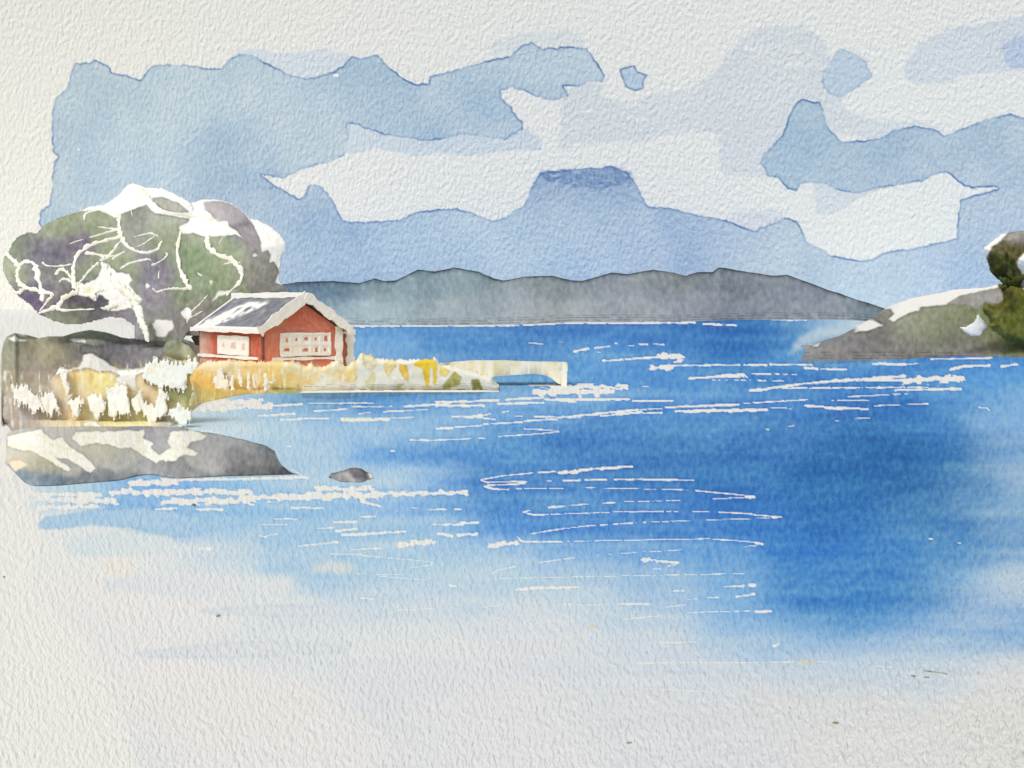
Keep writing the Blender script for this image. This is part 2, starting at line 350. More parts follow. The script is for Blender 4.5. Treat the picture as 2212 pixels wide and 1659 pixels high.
mm = S.mask([main], 3.2, 0, 1.2, minus=[cloud])
S.wash(blur(mm, 1), skyf, .95, 2, .4, .12, ecol=(78, 112, 160))
S.wash(S.mask([[(1337, 150), (1370, 141), (1376, 155), (1399, 163), (1388, 176), (1391, 190), (1370, 196), (1350, 186)]], 2, 1), (176, 193, 208), .6)
S.wash(S.mask([[(1780, 150), (1800, 125), (1812, 103), (1842, 115), (1866, 133), (1885, 165), (1850, 190), (1810, 213), (1788, 200), (1775, 175)]], 4, 1, 2), (184, 198, 208), .3)
S.wash(S.mask([[(1755, 395), (1783, 396), (1815, 413), (1852, 417), (1915, 402), (1860, 425), (1800, 462), (1765, 462)]], 3, 1), (205, 209, 209), .05)
S.wash(S.mask([[(1590, 455), (1680, 452), (1695, 470), (1660, 486), (1625, 500), (1600, 485), (1570, 475)]], 3, 2), (207, 210, 210), .0)
S.wash(S.mask([[(1165, 374), (1240, 372), (1350, 366), (1372, 392), (1330, 402), (1290, 412), (1230, 398), (1180, 388)]], 9, 3, 3) * np.clip(S.n3 * 3.5 + .7, 0, 1), (125, 150, 186), .3, a=.6)
S.dabs([(q, w, b, 0) for q, w, b in [([(1250, 240), (1290, 242)], 5, .5), ([(1355, 255), (1390, 258)], 8, .5), ([(1440, 170), (1540, 165)], 6, .8), ([(1700, 140), (1770, 138)], 10, .5), ([(1610, 105), (1750, 115)], 8, .8), ([(2068, 165), (2211, 158)], 6, .5)]], col=(224, 224, 218), ring=0)
S.dabs([([(722, 163), (728, 163)], 6, 0, 0), ([(168, 322), (170, 322)], 5, 0, 0)], col=(235, 235, 235))

def axis(a, b, lo, hi, fine, n):   # dense where it is seen close, sparse beyond
    l = lo - (lo - a) * (np.linspace(1, 0, n, endpoint=False)) ** 1.5
    r = hi + (b - hi) * (np.linspace(0, 1, n + 1)[1:]) ** 1.5
    return np.concatenate([l, np.arange(lo, hi, fine), r]) if a < lo else np.concatenate([np.arange(lo, hi, fine), r])
xs = axis(-1900, 4100, -60, 2280, 2.1, 60); ys = axis(-1500, 674, -60, 672, 2.1, 40)
gx, gy = np.meshgrid(xs, ys)
tx = (gx - HX) / F; aa = tx ** 2 + 1; Yw = (-4000 + np.sqrt(16e6 + 4 * aa * 5e6)) / (2 * aa)
V = P(gx, gy, Yw)
o = mesh('sky', V, gridquads(*gx.shape), S.at(gx, gy), np.stack([gx, gy, Yw / F], -1), 'sky_wash'); tag(o, kind='structure')

# ================================================================ WATER
W = Pig(-500, 664, 2720, 1760, 23)
rows = {
 700: [(780, 90, 140, 200), (1000, 80, 130, 190), (1150, 58, 108, 178), (1300, 48, 100, 172), (1500, 30, 88, 165), (1640, 28, 85, 160), (1720, 60, 115, 180), (1780, 168, 192, 212), (1880, 180, 198, 212), (2300, 90, 140, 200), (2700, 90, 140, 200)],
 740: [(800, 108, 155, 208), (1000, 78, 130, 193), (1150, 75, 125, 190), (1300, 75, 130, 195), (1450, 62, 115, 183), (1600, 32, 92, 168), (1680, 35, 92, 168), (1740, 110, 155, 200), (2300, 90, 140, 200), (2700, 90, 140, 200)],
 775: [(800, 125, 165, 215), (950, 95, 143, 200), (1150, 82, 132, 192), (1280, 105, 155, 210), (1400, 82, 135, 200), (1600, 50, 108, 178), (1700, 85, 140, 200), (1850, 110, 160, 210), (2000, 75, 130, 195), (2200, 85, 140, 203), (2500, 90, 140, 200)],
 820: [(1130, 98, 148, 198), (1300, 85, 140, 203), (1500, 78, 132, 198), (1700, 55, 112, 182), (1900, 62, 122, 190), (2100, 92, 147, 207), (2200, 100, 155, 212), (2500, 100, 155, 212)],
 855: [(450, 195, 210, 228), (560, 150, 180, 205), (680, 110, 152, 190), (760, 78, 128, 188), (850, 85, 135, 195), (950, 95, 145, 200), (1100, 125, 165, 212), (1300, 125, 168, 212), (1500, 110, 155, 207), (1700, 85, 138, 200), (1900, 58, 115, 185), (2050, 85, 140, 200), (2200, 125, 168, 213), (2500, 125, 168, 213)],  # darker tones below the reeds carry their painted shadow
 890: [(450, 195, 210, 230), (560, 165, 193, 222), (700, 150, 182, 215), (850, 130, 170, 212), (1000, 135, 172, 215), (1200, 105, 152, 205), (1400, 80, 132, 195), (1600, 70, 122, 188), (1800, 58, 110, 180), (1950, 50, 105, 175), (2100, 105, 152, 205), (2200, 130, 170, 213)],
 930: [(480, 188, 207, 230), (600, 170, 196, 225), (750, 150, 182, 218), (850, 165, 192, 220), (950, 130, 170, 213), (1100, 95, 145, 202), (1300, 72, 122, 188), (1500, 78, 127, 190), (1700, 60, 110, 178), (1850, 42, 97, 167), (2000, 62, 118, 185), (2150, 135, 170, 210), (2250, 140, 175, 213)],
 970: [(700, 168, 194, 225), (830, 118, 162, 213), (930, 92, 142, 202), (1080, 92, 142, 200), (1250, 65, 115, 182), (1450, 62, 112, 178), (1650, 55, 105, 175), (1800, 35, 90, 160), (1950, 28, 84, 152), (2050, 42, 97, 165), (2150, 115, 152, 198), (2220, 135, 168, 207), (2500, 135, 168, 207)],
 1035: [(680, 170, 195, 225), (850, 172, 197, 224), (960, 135, 172, 215), (1040, 72, 122, 188), (1200, 80, 128, 192), (1400, 60, 112, 180), (1600, 48, 102, 173), (1800, 34, 90, 160), (1980, 45, 97, 162), (2080, 80, 128, 180), (2170, 140, 168, 203), (2300, 150, 178, 207)],
 1085: [(-300, 218, 219, 218), (40, 218, 219, 218), (150, 175, 200, 226), (300, 140, 177, 220), (600, 150, 185, 222), (800, 148, 182, 220), (980, 128, 168, 213), (1060, 75, 127, 193), (1250, 85, 135, 198), (1450, 75, 125, 192), (1600, 52, 105, 180), (1800, 42, 97, 168), (2000, 62, 112, 173), (2120, 120, 158, 198), (2220, 145, 175, 205)],
 1140: [(-300, 218, 219, 218), (60, 218, 219, 218), (180, 208, 214, 222), (400, 160, 190, 225), (600, 152, 186, 222), (800, 158, 188, 222), (950, 155, 186, 220), (1080, 92, 142, 205), (1250, 88, 138, 202), (1450, 80, 130, 197), (1620, 55, 110, 185), (1800, 52, 107, 178), (2000, 72, 122, 182), (2200, 125, 160, 200), (2400, 125, 160, 200)],
 1190: [(-300, 218, 219, 218), (200, 217, 219, 220), (350, 212, 216, 221), (480, 190, 205, 222), (650, 165, 192, 222), (850, 172, 197, 223), (1050, 165, 192, 222), (1250, 135, 172, 215), (1400, 120, 162, 212), (1560, 95, 145, 207), (1720, 55, 110, 188), (1900, 62, 117, 188), (2050, 90, 140, 195), (2200, 125, 160, 200)],
 1245: [(-300, 218, 219, 218), (250, 217, 218, 220), (450, 205, 212, 222), (640, 172, 197, 221), (720, 162, 190, 221), (850, 178, 200, 223), (1050, 180, 201, 222), (1250, 165, 190, 217), (1420, 155, 184, 215), (1580, 115, 160, 212), (1750, 66, 121, 189), (1900, 68, 123, 189), (2030, 110, 155, 203), (2130, 165, 188, 213), (2230, 178, 196, 213)],
 1290: [(-300, 218, 219, 218), (300, 218, 218, 219), (600, 210, 215, 221), (800, 190, 205, 221), (1000, 187, 203, 221), (1250, 190, 205, 219), (1450, 165, 190, 217), (1600, 125, 167, 214), (1750, 70, 124, 190), (1900, 58, 116, 186), (1980, 80, 132, 190), (2080, 145, 175, 210), (2180, 185, 200, 215), (2400, 185, 200, 215)],
 1330: [(-300, 218, 219, 218), (400, 216, 217, 219), (650, 202, 210, 220), (900, 200, 209, 220), (1150, 203, 210, 219), (1400, 185, 201, 219), (1600, 140, 176, 217), (1740, 104, 152, 203), (1880, 90, 142, 199), (2000, 135, 170, 212), (2100, 162, 186, 213), (2200, 125, 162, 210), (2400, 125, 162, 210)],
 1385: [(-300, 218, 219, 218), (300, 215, 216, 219), (600, 208, 213, 219), (900, 211, 214, 219), (1200, 208, 212, 219), (1400, 195, 206, 219), (1600, 165, 190, 217), (1750, 155, 184, 216), (1950, 158, 184, 215), (2100, 150, 180, 214), (2220, 150, 180, 213)],
 1440: [(-300, 218, 218, 217), (300, 218, 217, 217), (900, 208, 212, 218), (1300, 203, 209, 216), (1500, 198, 206, 218), (1800, 184, 199, 217), (2000, 196, 207, 217), (2200, 210, 213, 216)],
 1520: [(-300, 218, 218, 216), (500, 217, 216, 215), (1100, 211, 213, 216), (1400, 206, 210, 215), (1800, 208, 211, 213), (2200, 212, 213, 212)],
 1620: [(-300, 217, 217, 215), (600, 216, 216, 216), (1100, 212, 214, 217), (1500, 208, 212, 217), (1900, 212, 213, 213), (2300, 212, 213, 212)],
 1740: [(-300, 217, 217, 215), (1100, 215, 215, 214), (2300, 213, 213, 212)]}
wf = W.field([(x, y, (r, g, b)) for y, L in rows.items() for x, r, g, b in L], 75, 27, 6)
dp = np.clip((220 - wf[..., :1] * 255) / 175, 0, 1); wf = wf + dp * np.array([-9, 2, -1]) / 255 + np.clip(dp - .75, 0, 1) * np.array([40, 40, 30]) / 255
fy = np.clip((W.yy + W.y0 - 1180) / 180, 0, 1)[..., None]; wf = wf * (1 - fy) + blur(wf, 34, 20) * fy
na = vnoise(W.h, W.w, 190, 777, 5, .09); wf = WHITE * np.power(np.clip(wf / WHITE, .02, 1), (1 + .55 * na)[..., None])
allm = np.ones((W.h, W.w), np.float32)
left = W.mask([[(-600, 600), (620, 600), (600, 740), (300, 900), (60, 1040), (60, 1110), (95, 1135), (60, 1250), (200, 1400), (400, 1900), (-600, 1900)]], 8, 10, 12)
W.wash(allm, wf, 0, 2, .07, .07)
W.a = W.a * (1 - left[..., None]) + WHITE * left[..., None]
fl = np.clip(1 - (W.yy + W.y0 - 740) / 60, 0, 1) * (W.xx + W.x0 < 560); W.a = W.a * (1 + .075 * fl[..., None] * left[..., None])  # far-left water painted brighter to offset the dimmer light there
W.wash(W.mask([[(82, 1130), (100, 1117), (210, 1100), (310, 1095), (460, 1120), (450, 1155), (370, 1160), (280, 1138), (200, 1133), (130, 1142), (85, 1140)]], 3, 2), (160, 192, 220), .10, 3)
W.wash(W.mask([[(135, 1172), (200, 1152), (270, 1145), (360, 1160), (420, 1190), (300, 1200), (150, 1202)]], 4, 4), (203, 213, 219), .0, 3)
W.wash(W.mask([[(220, 1250), (300, 1238), (640, 1245), (620, 1285), (400, 1290), (230, 1275)]], 6, 6), (208, 213, 218), 0)
W.wash(W.mask([[(425, 1316), (600, 1306), (760, 1312), (700, 1332), (470, 1328)]], 3, 3), (204, 210, 216), .05, 3)
W.wash(W.mask([[(280, 1412), (400, 1395), (560, 1384), (760, 1392), (740, 1408), (500, 1420), (330, 1421)]], 3, 3), (206, 211, 216), .05, 3)
W.wash(W.mask([[(630, 1250), (700, 1254), (800, 1252), (760, 1275), (680, 1272)]], 4, 3), (172, 197, 218), 0, a=.6)
W.wash(W.mask([[(220, 1215), (290, 1205), (295, 1240), (240, 1245)], [(700, 1210), (760, 1215), (770, 1240), (650, 1235)]], 6, 6), (222, 216, 205), 0, a=.6)
W.wash(W.mask([D4([(0, 500), (600, 492), (1340, 495), (1300, 518), (1150, 510), (800, 512), (400, 535), (150, 545), (0, 540)]), H5([(330, 1240), (950, 1235), (930, 1262), (700, 1265), (480, 1285), (400, 1270)])], 3, 1), (92, 128, 158), .4, a=.75)  # shadow beneath the land, painted into the water colour
W.wash(W.mask([R3([(1720, 205), (1800, 150), (1960, 95), (2040, 70), (2000, 55), (1870, 60), (1760, 110)])], 6, 5), (180, 196, 208), .0, a=.8)
def st(fn, L, k): return [(fn(list(p)), w / k, b, o) for p, w, b, o in L]
q = lambda *v: [(v[i], v[i + 1]) for i in range(0, len(v), 2)]
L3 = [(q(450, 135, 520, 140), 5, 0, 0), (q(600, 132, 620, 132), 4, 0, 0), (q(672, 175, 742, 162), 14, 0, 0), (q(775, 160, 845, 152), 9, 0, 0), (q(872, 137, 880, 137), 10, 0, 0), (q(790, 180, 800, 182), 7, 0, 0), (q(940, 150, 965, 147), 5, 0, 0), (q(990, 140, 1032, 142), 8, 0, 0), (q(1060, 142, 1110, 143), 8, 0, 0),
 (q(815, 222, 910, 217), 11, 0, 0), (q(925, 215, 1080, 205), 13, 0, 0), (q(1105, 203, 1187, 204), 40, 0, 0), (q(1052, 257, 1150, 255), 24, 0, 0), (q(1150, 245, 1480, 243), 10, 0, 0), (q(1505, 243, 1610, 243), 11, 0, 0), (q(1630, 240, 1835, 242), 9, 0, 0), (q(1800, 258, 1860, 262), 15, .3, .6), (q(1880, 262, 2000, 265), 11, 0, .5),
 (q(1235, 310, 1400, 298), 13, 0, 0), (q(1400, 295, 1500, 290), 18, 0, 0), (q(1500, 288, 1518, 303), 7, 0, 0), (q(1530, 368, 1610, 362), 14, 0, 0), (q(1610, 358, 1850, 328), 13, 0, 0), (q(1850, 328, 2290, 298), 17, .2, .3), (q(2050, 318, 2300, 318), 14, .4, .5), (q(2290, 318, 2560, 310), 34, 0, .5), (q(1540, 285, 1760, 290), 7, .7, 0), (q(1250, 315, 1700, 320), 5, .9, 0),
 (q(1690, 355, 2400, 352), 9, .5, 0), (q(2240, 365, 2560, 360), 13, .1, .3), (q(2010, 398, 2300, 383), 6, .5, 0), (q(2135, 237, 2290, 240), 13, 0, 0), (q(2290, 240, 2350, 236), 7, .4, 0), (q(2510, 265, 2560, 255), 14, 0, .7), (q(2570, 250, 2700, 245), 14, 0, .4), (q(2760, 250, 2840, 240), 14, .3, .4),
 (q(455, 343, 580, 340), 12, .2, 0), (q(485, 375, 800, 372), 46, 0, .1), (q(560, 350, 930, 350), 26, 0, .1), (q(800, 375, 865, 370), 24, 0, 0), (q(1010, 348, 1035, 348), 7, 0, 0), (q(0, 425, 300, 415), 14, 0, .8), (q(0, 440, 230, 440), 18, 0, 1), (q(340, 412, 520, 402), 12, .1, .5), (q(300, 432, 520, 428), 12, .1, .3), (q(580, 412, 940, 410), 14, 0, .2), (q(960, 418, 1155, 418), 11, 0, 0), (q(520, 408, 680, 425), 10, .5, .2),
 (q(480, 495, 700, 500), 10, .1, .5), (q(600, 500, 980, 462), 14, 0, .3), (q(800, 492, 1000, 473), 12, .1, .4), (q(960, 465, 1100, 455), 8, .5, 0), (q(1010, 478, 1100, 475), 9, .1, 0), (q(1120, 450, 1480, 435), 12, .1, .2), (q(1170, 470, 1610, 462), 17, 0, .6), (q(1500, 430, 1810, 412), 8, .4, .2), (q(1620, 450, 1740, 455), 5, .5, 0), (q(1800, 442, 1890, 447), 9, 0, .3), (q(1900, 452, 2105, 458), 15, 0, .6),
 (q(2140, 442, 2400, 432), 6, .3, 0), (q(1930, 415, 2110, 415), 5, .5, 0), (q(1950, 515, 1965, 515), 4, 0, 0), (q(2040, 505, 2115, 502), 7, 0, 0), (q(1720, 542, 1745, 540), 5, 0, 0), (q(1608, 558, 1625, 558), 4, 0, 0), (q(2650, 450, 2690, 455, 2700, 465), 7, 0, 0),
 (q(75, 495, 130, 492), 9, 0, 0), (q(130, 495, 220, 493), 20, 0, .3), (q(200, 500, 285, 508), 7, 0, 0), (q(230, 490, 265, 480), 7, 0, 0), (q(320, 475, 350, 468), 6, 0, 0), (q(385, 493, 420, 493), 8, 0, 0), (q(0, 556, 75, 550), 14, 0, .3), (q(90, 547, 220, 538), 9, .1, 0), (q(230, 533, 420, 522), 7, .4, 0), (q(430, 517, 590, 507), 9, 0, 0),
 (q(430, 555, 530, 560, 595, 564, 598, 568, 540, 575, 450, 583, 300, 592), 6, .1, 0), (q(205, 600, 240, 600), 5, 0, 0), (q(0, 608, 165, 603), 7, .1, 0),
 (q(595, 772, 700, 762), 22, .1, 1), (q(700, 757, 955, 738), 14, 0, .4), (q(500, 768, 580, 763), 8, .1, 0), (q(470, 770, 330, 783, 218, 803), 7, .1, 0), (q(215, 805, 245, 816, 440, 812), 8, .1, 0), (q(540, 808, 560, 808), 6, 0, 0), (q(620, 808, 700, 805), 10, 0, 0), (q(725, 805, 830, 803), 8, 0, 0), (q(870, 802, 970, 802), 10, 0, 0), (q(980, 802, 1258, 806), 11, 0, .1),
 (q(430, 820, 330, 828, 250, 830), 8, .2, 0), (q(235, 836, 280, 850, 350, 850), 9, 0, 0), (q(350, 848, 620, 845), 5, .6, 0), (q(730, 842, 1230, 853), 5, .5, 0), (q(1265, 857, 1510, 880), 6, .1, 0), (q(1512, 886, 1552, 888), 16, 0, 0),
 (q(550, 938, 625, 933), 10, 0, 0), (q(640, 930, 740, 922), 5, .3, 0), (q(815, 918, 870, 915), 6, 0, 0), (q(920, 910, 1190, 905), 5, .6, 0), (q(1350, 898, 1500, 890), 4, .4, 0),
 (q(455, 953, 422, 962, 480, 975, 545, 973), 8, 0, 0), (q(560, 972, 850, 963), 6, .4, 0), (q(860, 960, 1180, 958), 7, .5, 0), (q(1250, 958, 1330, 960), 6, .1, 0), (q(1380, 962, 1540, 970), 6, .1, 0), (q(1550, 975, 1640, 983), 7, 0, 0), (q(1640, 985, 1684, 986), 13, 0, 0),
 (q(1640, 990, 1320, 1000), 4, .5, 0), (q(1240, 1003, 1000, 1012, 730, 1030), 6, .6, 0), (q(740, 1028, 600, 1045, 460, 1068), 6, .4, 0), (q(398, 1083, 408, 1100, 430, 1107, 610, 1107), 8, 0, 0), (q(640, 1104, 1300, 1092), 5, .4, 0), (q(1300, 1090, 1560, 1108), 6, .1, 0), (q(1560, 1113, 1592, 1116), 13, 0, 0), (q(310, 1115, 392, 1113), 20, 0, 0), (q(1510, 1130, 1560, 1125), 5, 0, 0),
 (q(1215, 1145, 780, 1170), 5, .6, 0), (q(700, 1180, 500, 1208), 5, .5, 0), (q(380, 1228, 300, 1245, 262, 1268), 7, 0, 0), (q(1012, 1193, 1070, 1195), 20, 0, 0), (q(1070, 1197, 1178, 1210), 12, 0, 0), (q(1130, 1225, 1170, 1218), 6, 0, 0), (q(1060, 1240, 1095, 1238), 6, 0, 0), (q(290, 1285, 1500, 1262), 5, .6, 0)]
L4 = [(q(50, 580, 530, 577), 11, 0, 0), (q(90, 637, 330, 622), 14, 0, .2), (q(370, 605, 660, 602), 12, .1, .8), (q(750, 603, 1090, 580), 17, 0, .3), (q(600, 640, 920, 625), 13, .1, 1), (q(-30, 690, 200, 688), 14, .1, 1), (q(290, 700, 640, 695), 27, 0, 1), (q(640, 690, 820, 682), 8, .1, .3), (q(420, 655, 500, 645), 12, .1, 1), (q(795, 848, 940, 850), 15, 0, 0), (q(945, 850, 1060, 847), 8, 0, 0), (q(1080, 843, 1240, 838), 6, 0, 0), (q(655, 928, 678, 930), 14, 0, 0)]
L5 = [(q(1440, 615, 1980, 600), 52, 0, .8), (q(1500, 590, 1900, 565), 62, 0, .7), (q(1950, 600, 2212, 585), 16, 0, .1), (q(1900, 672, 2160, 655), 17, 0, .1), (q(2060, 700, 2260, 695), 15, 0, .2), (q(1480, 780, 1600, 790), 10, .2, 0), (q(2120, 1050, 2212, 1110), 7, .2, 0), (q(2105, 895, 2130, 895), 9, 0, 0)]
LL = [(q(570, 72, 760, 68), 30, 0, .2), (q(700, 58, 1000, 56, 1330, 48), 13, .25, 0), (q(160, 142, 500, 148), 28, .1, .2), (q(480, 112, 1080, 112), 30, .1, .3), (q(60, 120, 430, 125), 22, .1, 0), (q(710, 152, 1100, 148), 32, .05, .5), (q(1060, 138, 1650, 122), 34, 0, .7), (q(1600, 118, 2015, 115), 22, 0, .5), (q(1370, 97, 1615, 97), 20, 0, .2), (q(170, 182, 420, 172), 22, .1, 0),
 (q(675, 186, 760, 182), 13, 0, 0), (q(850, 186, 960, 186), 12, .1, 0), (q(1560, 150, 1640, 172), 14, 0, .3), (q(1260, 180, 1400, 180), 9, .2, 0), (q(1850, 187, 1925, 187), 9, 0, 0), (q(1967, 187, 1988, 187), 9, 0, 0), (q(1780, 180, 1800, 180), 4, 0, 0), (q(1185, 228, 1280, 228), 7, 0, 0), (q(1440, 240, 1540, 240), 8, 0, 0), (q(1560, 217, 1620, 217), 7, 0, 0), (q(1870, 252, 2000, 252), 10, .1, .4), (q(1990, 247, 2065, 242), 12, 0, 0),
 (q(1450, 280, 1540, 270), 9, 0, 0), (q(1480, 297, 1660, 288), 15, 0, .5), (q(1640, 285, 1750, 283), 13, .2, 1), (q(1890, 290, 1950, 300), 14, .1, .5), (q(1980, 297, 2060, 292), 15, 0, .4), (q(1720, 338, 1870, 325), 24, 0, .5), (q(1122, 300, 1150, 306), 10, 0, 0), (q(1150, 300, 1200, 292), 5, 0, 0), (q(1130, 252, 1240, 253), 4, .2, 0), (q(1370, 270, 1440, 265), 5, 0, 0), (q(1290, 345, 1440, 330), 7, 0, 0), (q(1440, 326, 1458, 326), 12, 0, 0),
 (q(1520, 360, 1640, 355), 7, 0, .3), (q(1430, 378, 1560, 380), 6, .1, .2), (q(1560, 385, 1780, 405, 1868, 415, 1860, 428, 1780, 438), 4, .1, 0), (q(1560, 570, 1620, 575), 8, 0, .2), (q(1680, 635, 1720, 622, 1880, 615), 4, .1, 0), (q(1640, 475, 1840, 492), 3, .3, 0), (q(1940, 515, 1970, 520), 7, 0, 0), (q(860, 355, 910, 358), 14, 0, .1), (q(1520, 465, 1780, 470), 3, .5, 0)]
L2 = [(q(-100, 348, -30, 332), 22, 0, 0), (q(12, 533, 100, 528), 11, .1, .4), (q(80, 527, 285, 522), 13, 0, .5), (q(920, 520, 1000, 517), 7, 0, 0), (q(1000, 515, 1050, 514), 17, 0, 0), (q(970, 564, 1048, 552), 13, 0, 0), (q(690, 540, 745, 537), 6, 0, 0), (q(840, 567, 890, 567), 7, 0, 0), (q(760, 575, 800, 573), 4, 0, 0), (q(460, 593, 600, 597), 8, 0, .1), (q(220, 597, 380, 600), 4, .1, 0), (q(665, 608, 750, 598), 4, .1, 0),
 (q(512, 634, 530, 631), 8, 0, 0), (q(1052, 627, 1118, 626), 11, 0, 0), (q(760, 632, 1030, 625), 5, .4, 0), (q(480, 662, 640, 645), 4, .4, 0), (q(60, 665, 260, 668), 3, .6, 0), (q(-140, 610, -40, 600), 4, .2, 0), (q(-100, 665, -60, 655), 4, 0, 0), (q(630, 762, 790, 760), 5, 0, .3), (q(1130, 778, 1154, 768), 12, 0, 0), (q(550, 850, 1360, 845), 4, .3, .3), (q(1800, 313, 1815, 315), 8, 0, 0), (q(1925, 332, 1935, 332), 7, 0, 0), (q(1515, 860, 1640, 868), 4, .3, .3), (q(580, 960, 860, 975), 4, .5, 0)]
W.dabs(st(R3, L3, 2.2625) + st(D4, L4, 3.394) + st(D3, L5, 3.394) + st(R1, LL, 2) + st(R2, L2, 2))  # foam streaks and light glints, both painted into the water colour
# pale waterline under the far hills
W.dabs([([(765, 705), (860, 704)], 5, .1, 0), ([(870, 704), (1120, 703)], 4, .3, 0), ([(1130, 702), (1220, 698), (1500, 697)], 5, .05, 0), ([(1520, 700), (1545, 701), (1590, 703)], 6, 0, 0), ([(1665, 689), (1740, 691)], 6, 0, 0), ([(2010, 776), (2140, 773)], 4, 0, 0), ([(1850, 704), (1905, 698)], 6, 0, 0)], ring=.4)
W.dabs([(R2([(1240, 846), (1300, 847)]), 5, 0, 0), (R2([(343, 687), (347, 688)]), 6, 0, 0)], col=(222, 200, 150), ring=0)
W.dabs([(R2([(1780, 882), (1878, 897)]), 3, .2, 0), (R2([(1725, 905), (1740, 907)]), 3, 0, 0), (R2([(1778, 911), (1800, 911)]), 3, 0, 0), (R2([(1387, 1108), (1408, 1108)]), 5, 0, 0), (R2([(498, 1195), (518, 1193)]), 5, 0, 0)], col=(130, 135, 95), ring=0)
W.dabs([([(469, 1331), (474, 1329)], 4, 0, 0), ([(8, 1246), (10, 1246)], 4, 0, 0), ([(418, 1090), (421, 1091)], 5, 0, 0)], col=(70, 85, 105), ring=0)
xs = axis(-2600, 4800, -60, 2280, 2.0, 70)
ys = np.concatenate([[666.3, 667.5, 669], np.arange(671, 1690, 2.0), 1690 + np.linspace(0, 1, 50)[1:] ** 1.6 * 5500])
gx, gy = np.meshgrid(xs, ys); Y = shoreY(gy); V = P(gx, gy, Y); V[..., 2] = 0
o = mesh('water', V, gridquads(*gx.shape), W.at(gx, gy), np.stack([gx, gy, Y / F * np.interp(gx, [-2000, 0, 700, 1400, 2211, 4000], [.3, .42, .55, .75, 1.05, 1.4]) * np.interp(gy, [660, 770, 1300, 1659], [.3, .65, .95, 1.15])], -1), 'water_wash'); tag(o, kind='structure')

# ================================================================ FAR HILLS
Hh = Pig(280, 560, 2300, 720, 31)
ridge = [(300, 640), (520, 625), (610, 614), (640, 610), (719, 607), (776, 612), (809, 601), (832, 607), (855, 606), (902, 582), (938, 587), (981, 578), (1034, 587), (1067, 602), (1087, 606), (1134, 597), (1193, 596), (1233, 606), (1256, 607), (1303, 594),
         (1321, 589), (1355, 592), (1411, 583), (1454, 588), (1480, 596), (1504, 588), (1540, 588), (1553, 577), (1587, 583), (1669, 595), (1699, 593), (1785, 625), (1842, 644), (1878, 655), (1915, 669), (1935, 676), (2040, 685), (2200, 690)]
foot = [(300, 705), (769, 703), (968, 703), (1134, 701), (1222, 696), (1520, 694), (1603, 691), (1835, 691), (1901, 697), (2200, 698)]
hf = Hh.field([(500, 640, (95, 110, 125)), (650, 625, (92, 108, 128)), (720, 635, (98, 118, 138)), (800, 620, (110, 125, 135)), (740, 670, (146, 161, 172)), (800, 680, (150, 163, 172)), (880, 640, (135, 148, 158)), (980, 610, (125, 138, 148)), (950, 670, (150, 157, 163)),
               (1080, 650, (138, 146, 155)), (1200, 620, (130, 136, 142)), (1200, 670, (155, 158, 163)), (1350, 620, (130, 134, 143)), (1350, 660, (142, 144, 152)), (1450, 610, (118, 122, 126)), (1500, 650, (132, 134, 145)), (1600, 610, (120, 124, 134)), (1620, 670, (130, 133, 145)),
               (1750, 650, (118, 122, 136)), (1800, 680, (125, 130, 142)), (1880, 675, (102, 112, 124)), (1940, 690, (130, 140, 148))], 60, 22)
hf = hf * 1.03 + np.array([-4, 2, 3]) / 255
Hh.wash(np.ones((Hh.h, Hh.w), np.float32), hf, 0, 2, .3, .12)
xx = Hh.xx + Hh.x0; yy = Hh.yy + Hh.y0; rd = yy - curve(ridge, xx.ravel()).reshape(xx.shape); fd = curve(foot, xx.ravel()).reshape(xx.shape) - yy
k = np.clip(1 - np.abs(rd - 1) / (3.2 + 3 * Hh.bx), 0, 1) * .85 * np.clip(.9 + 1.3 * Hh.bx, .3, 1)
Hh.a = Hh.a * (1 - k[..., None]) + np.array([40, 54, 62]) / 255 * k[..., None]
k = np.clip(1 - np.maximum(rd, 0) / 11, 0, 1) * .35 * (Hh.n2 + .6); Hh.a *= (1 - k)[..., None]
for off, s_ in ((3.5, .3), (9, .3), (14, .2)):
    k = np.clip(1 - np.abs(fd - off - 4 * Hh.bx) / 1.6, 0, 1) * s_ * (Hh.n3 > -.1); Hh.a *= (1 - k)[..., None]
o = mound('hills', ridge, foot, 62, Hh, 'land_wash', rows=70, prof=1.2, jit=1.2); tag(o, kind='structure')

# ================================================================ RIGHT HEADLAND
K = Pig(1680, 480, 2760, 800, 41)
K.wash(np.ones((K.h, K.w), np.float32), np.array([2, 6, 8]) / 255 + K.field([(x, y, c) for (x, y), c in zip(H5([(400, 1180), (700, 1150), (1000, 1000), (1000, 1180), (1250, 950), (1300, 1150), (1500, 850), (1450, 1000), (1600, 950), (1700, 1080), (1700, 1180), (1950, 950), (1900, 1120), (2080, 800), (2120, 950), (2150, 1100), (2200, 1200), (2600, 900), (3500, 1000)]),
    [(130, 128, 128), (122, 118, 118), (112, 106, 102), (128, 122, 120), (135, 135, 115), (118, 114, 108), (122, 122, 98), (135, 135, 115), (118, 120, 88), (122, 118, 112), (125, 120, 116), (100, 108, 62), (122, 118, 102), (85, 92, 38), (98, 108, 45), (110, 115, 65), (120, 118, 95), (100, 110, 50), (110, 112, 80)])], 40, 32), 0, 2, .25, .14)
kw = K.mask([H5([(1070, 800), (1160, 740), (1480, 660), (1900, 600), (1990, 560), (2000, 640), (1700, 708), (1560, 780), (1400, 800), (1340, 803), (1330, 830), (1250, 850), (1110, 930), (1080, 900), (1130, 860)]), H5([(780, 1012), (850, 960), (935, 900), (1030, 955), (900, 1000)]), H5([(430, 1125), (520, 1095), (480, 1135)])], 1.5, 1)
K.a *= (1 - np.clip(blur(kw, 3) * 2, 0, 1) * (1 - kw) * .45)[..., None]
K.a = K.a * (1 - kw[..., None]) + np.array([222, 221, 218]) / 255 * kw[..., None]
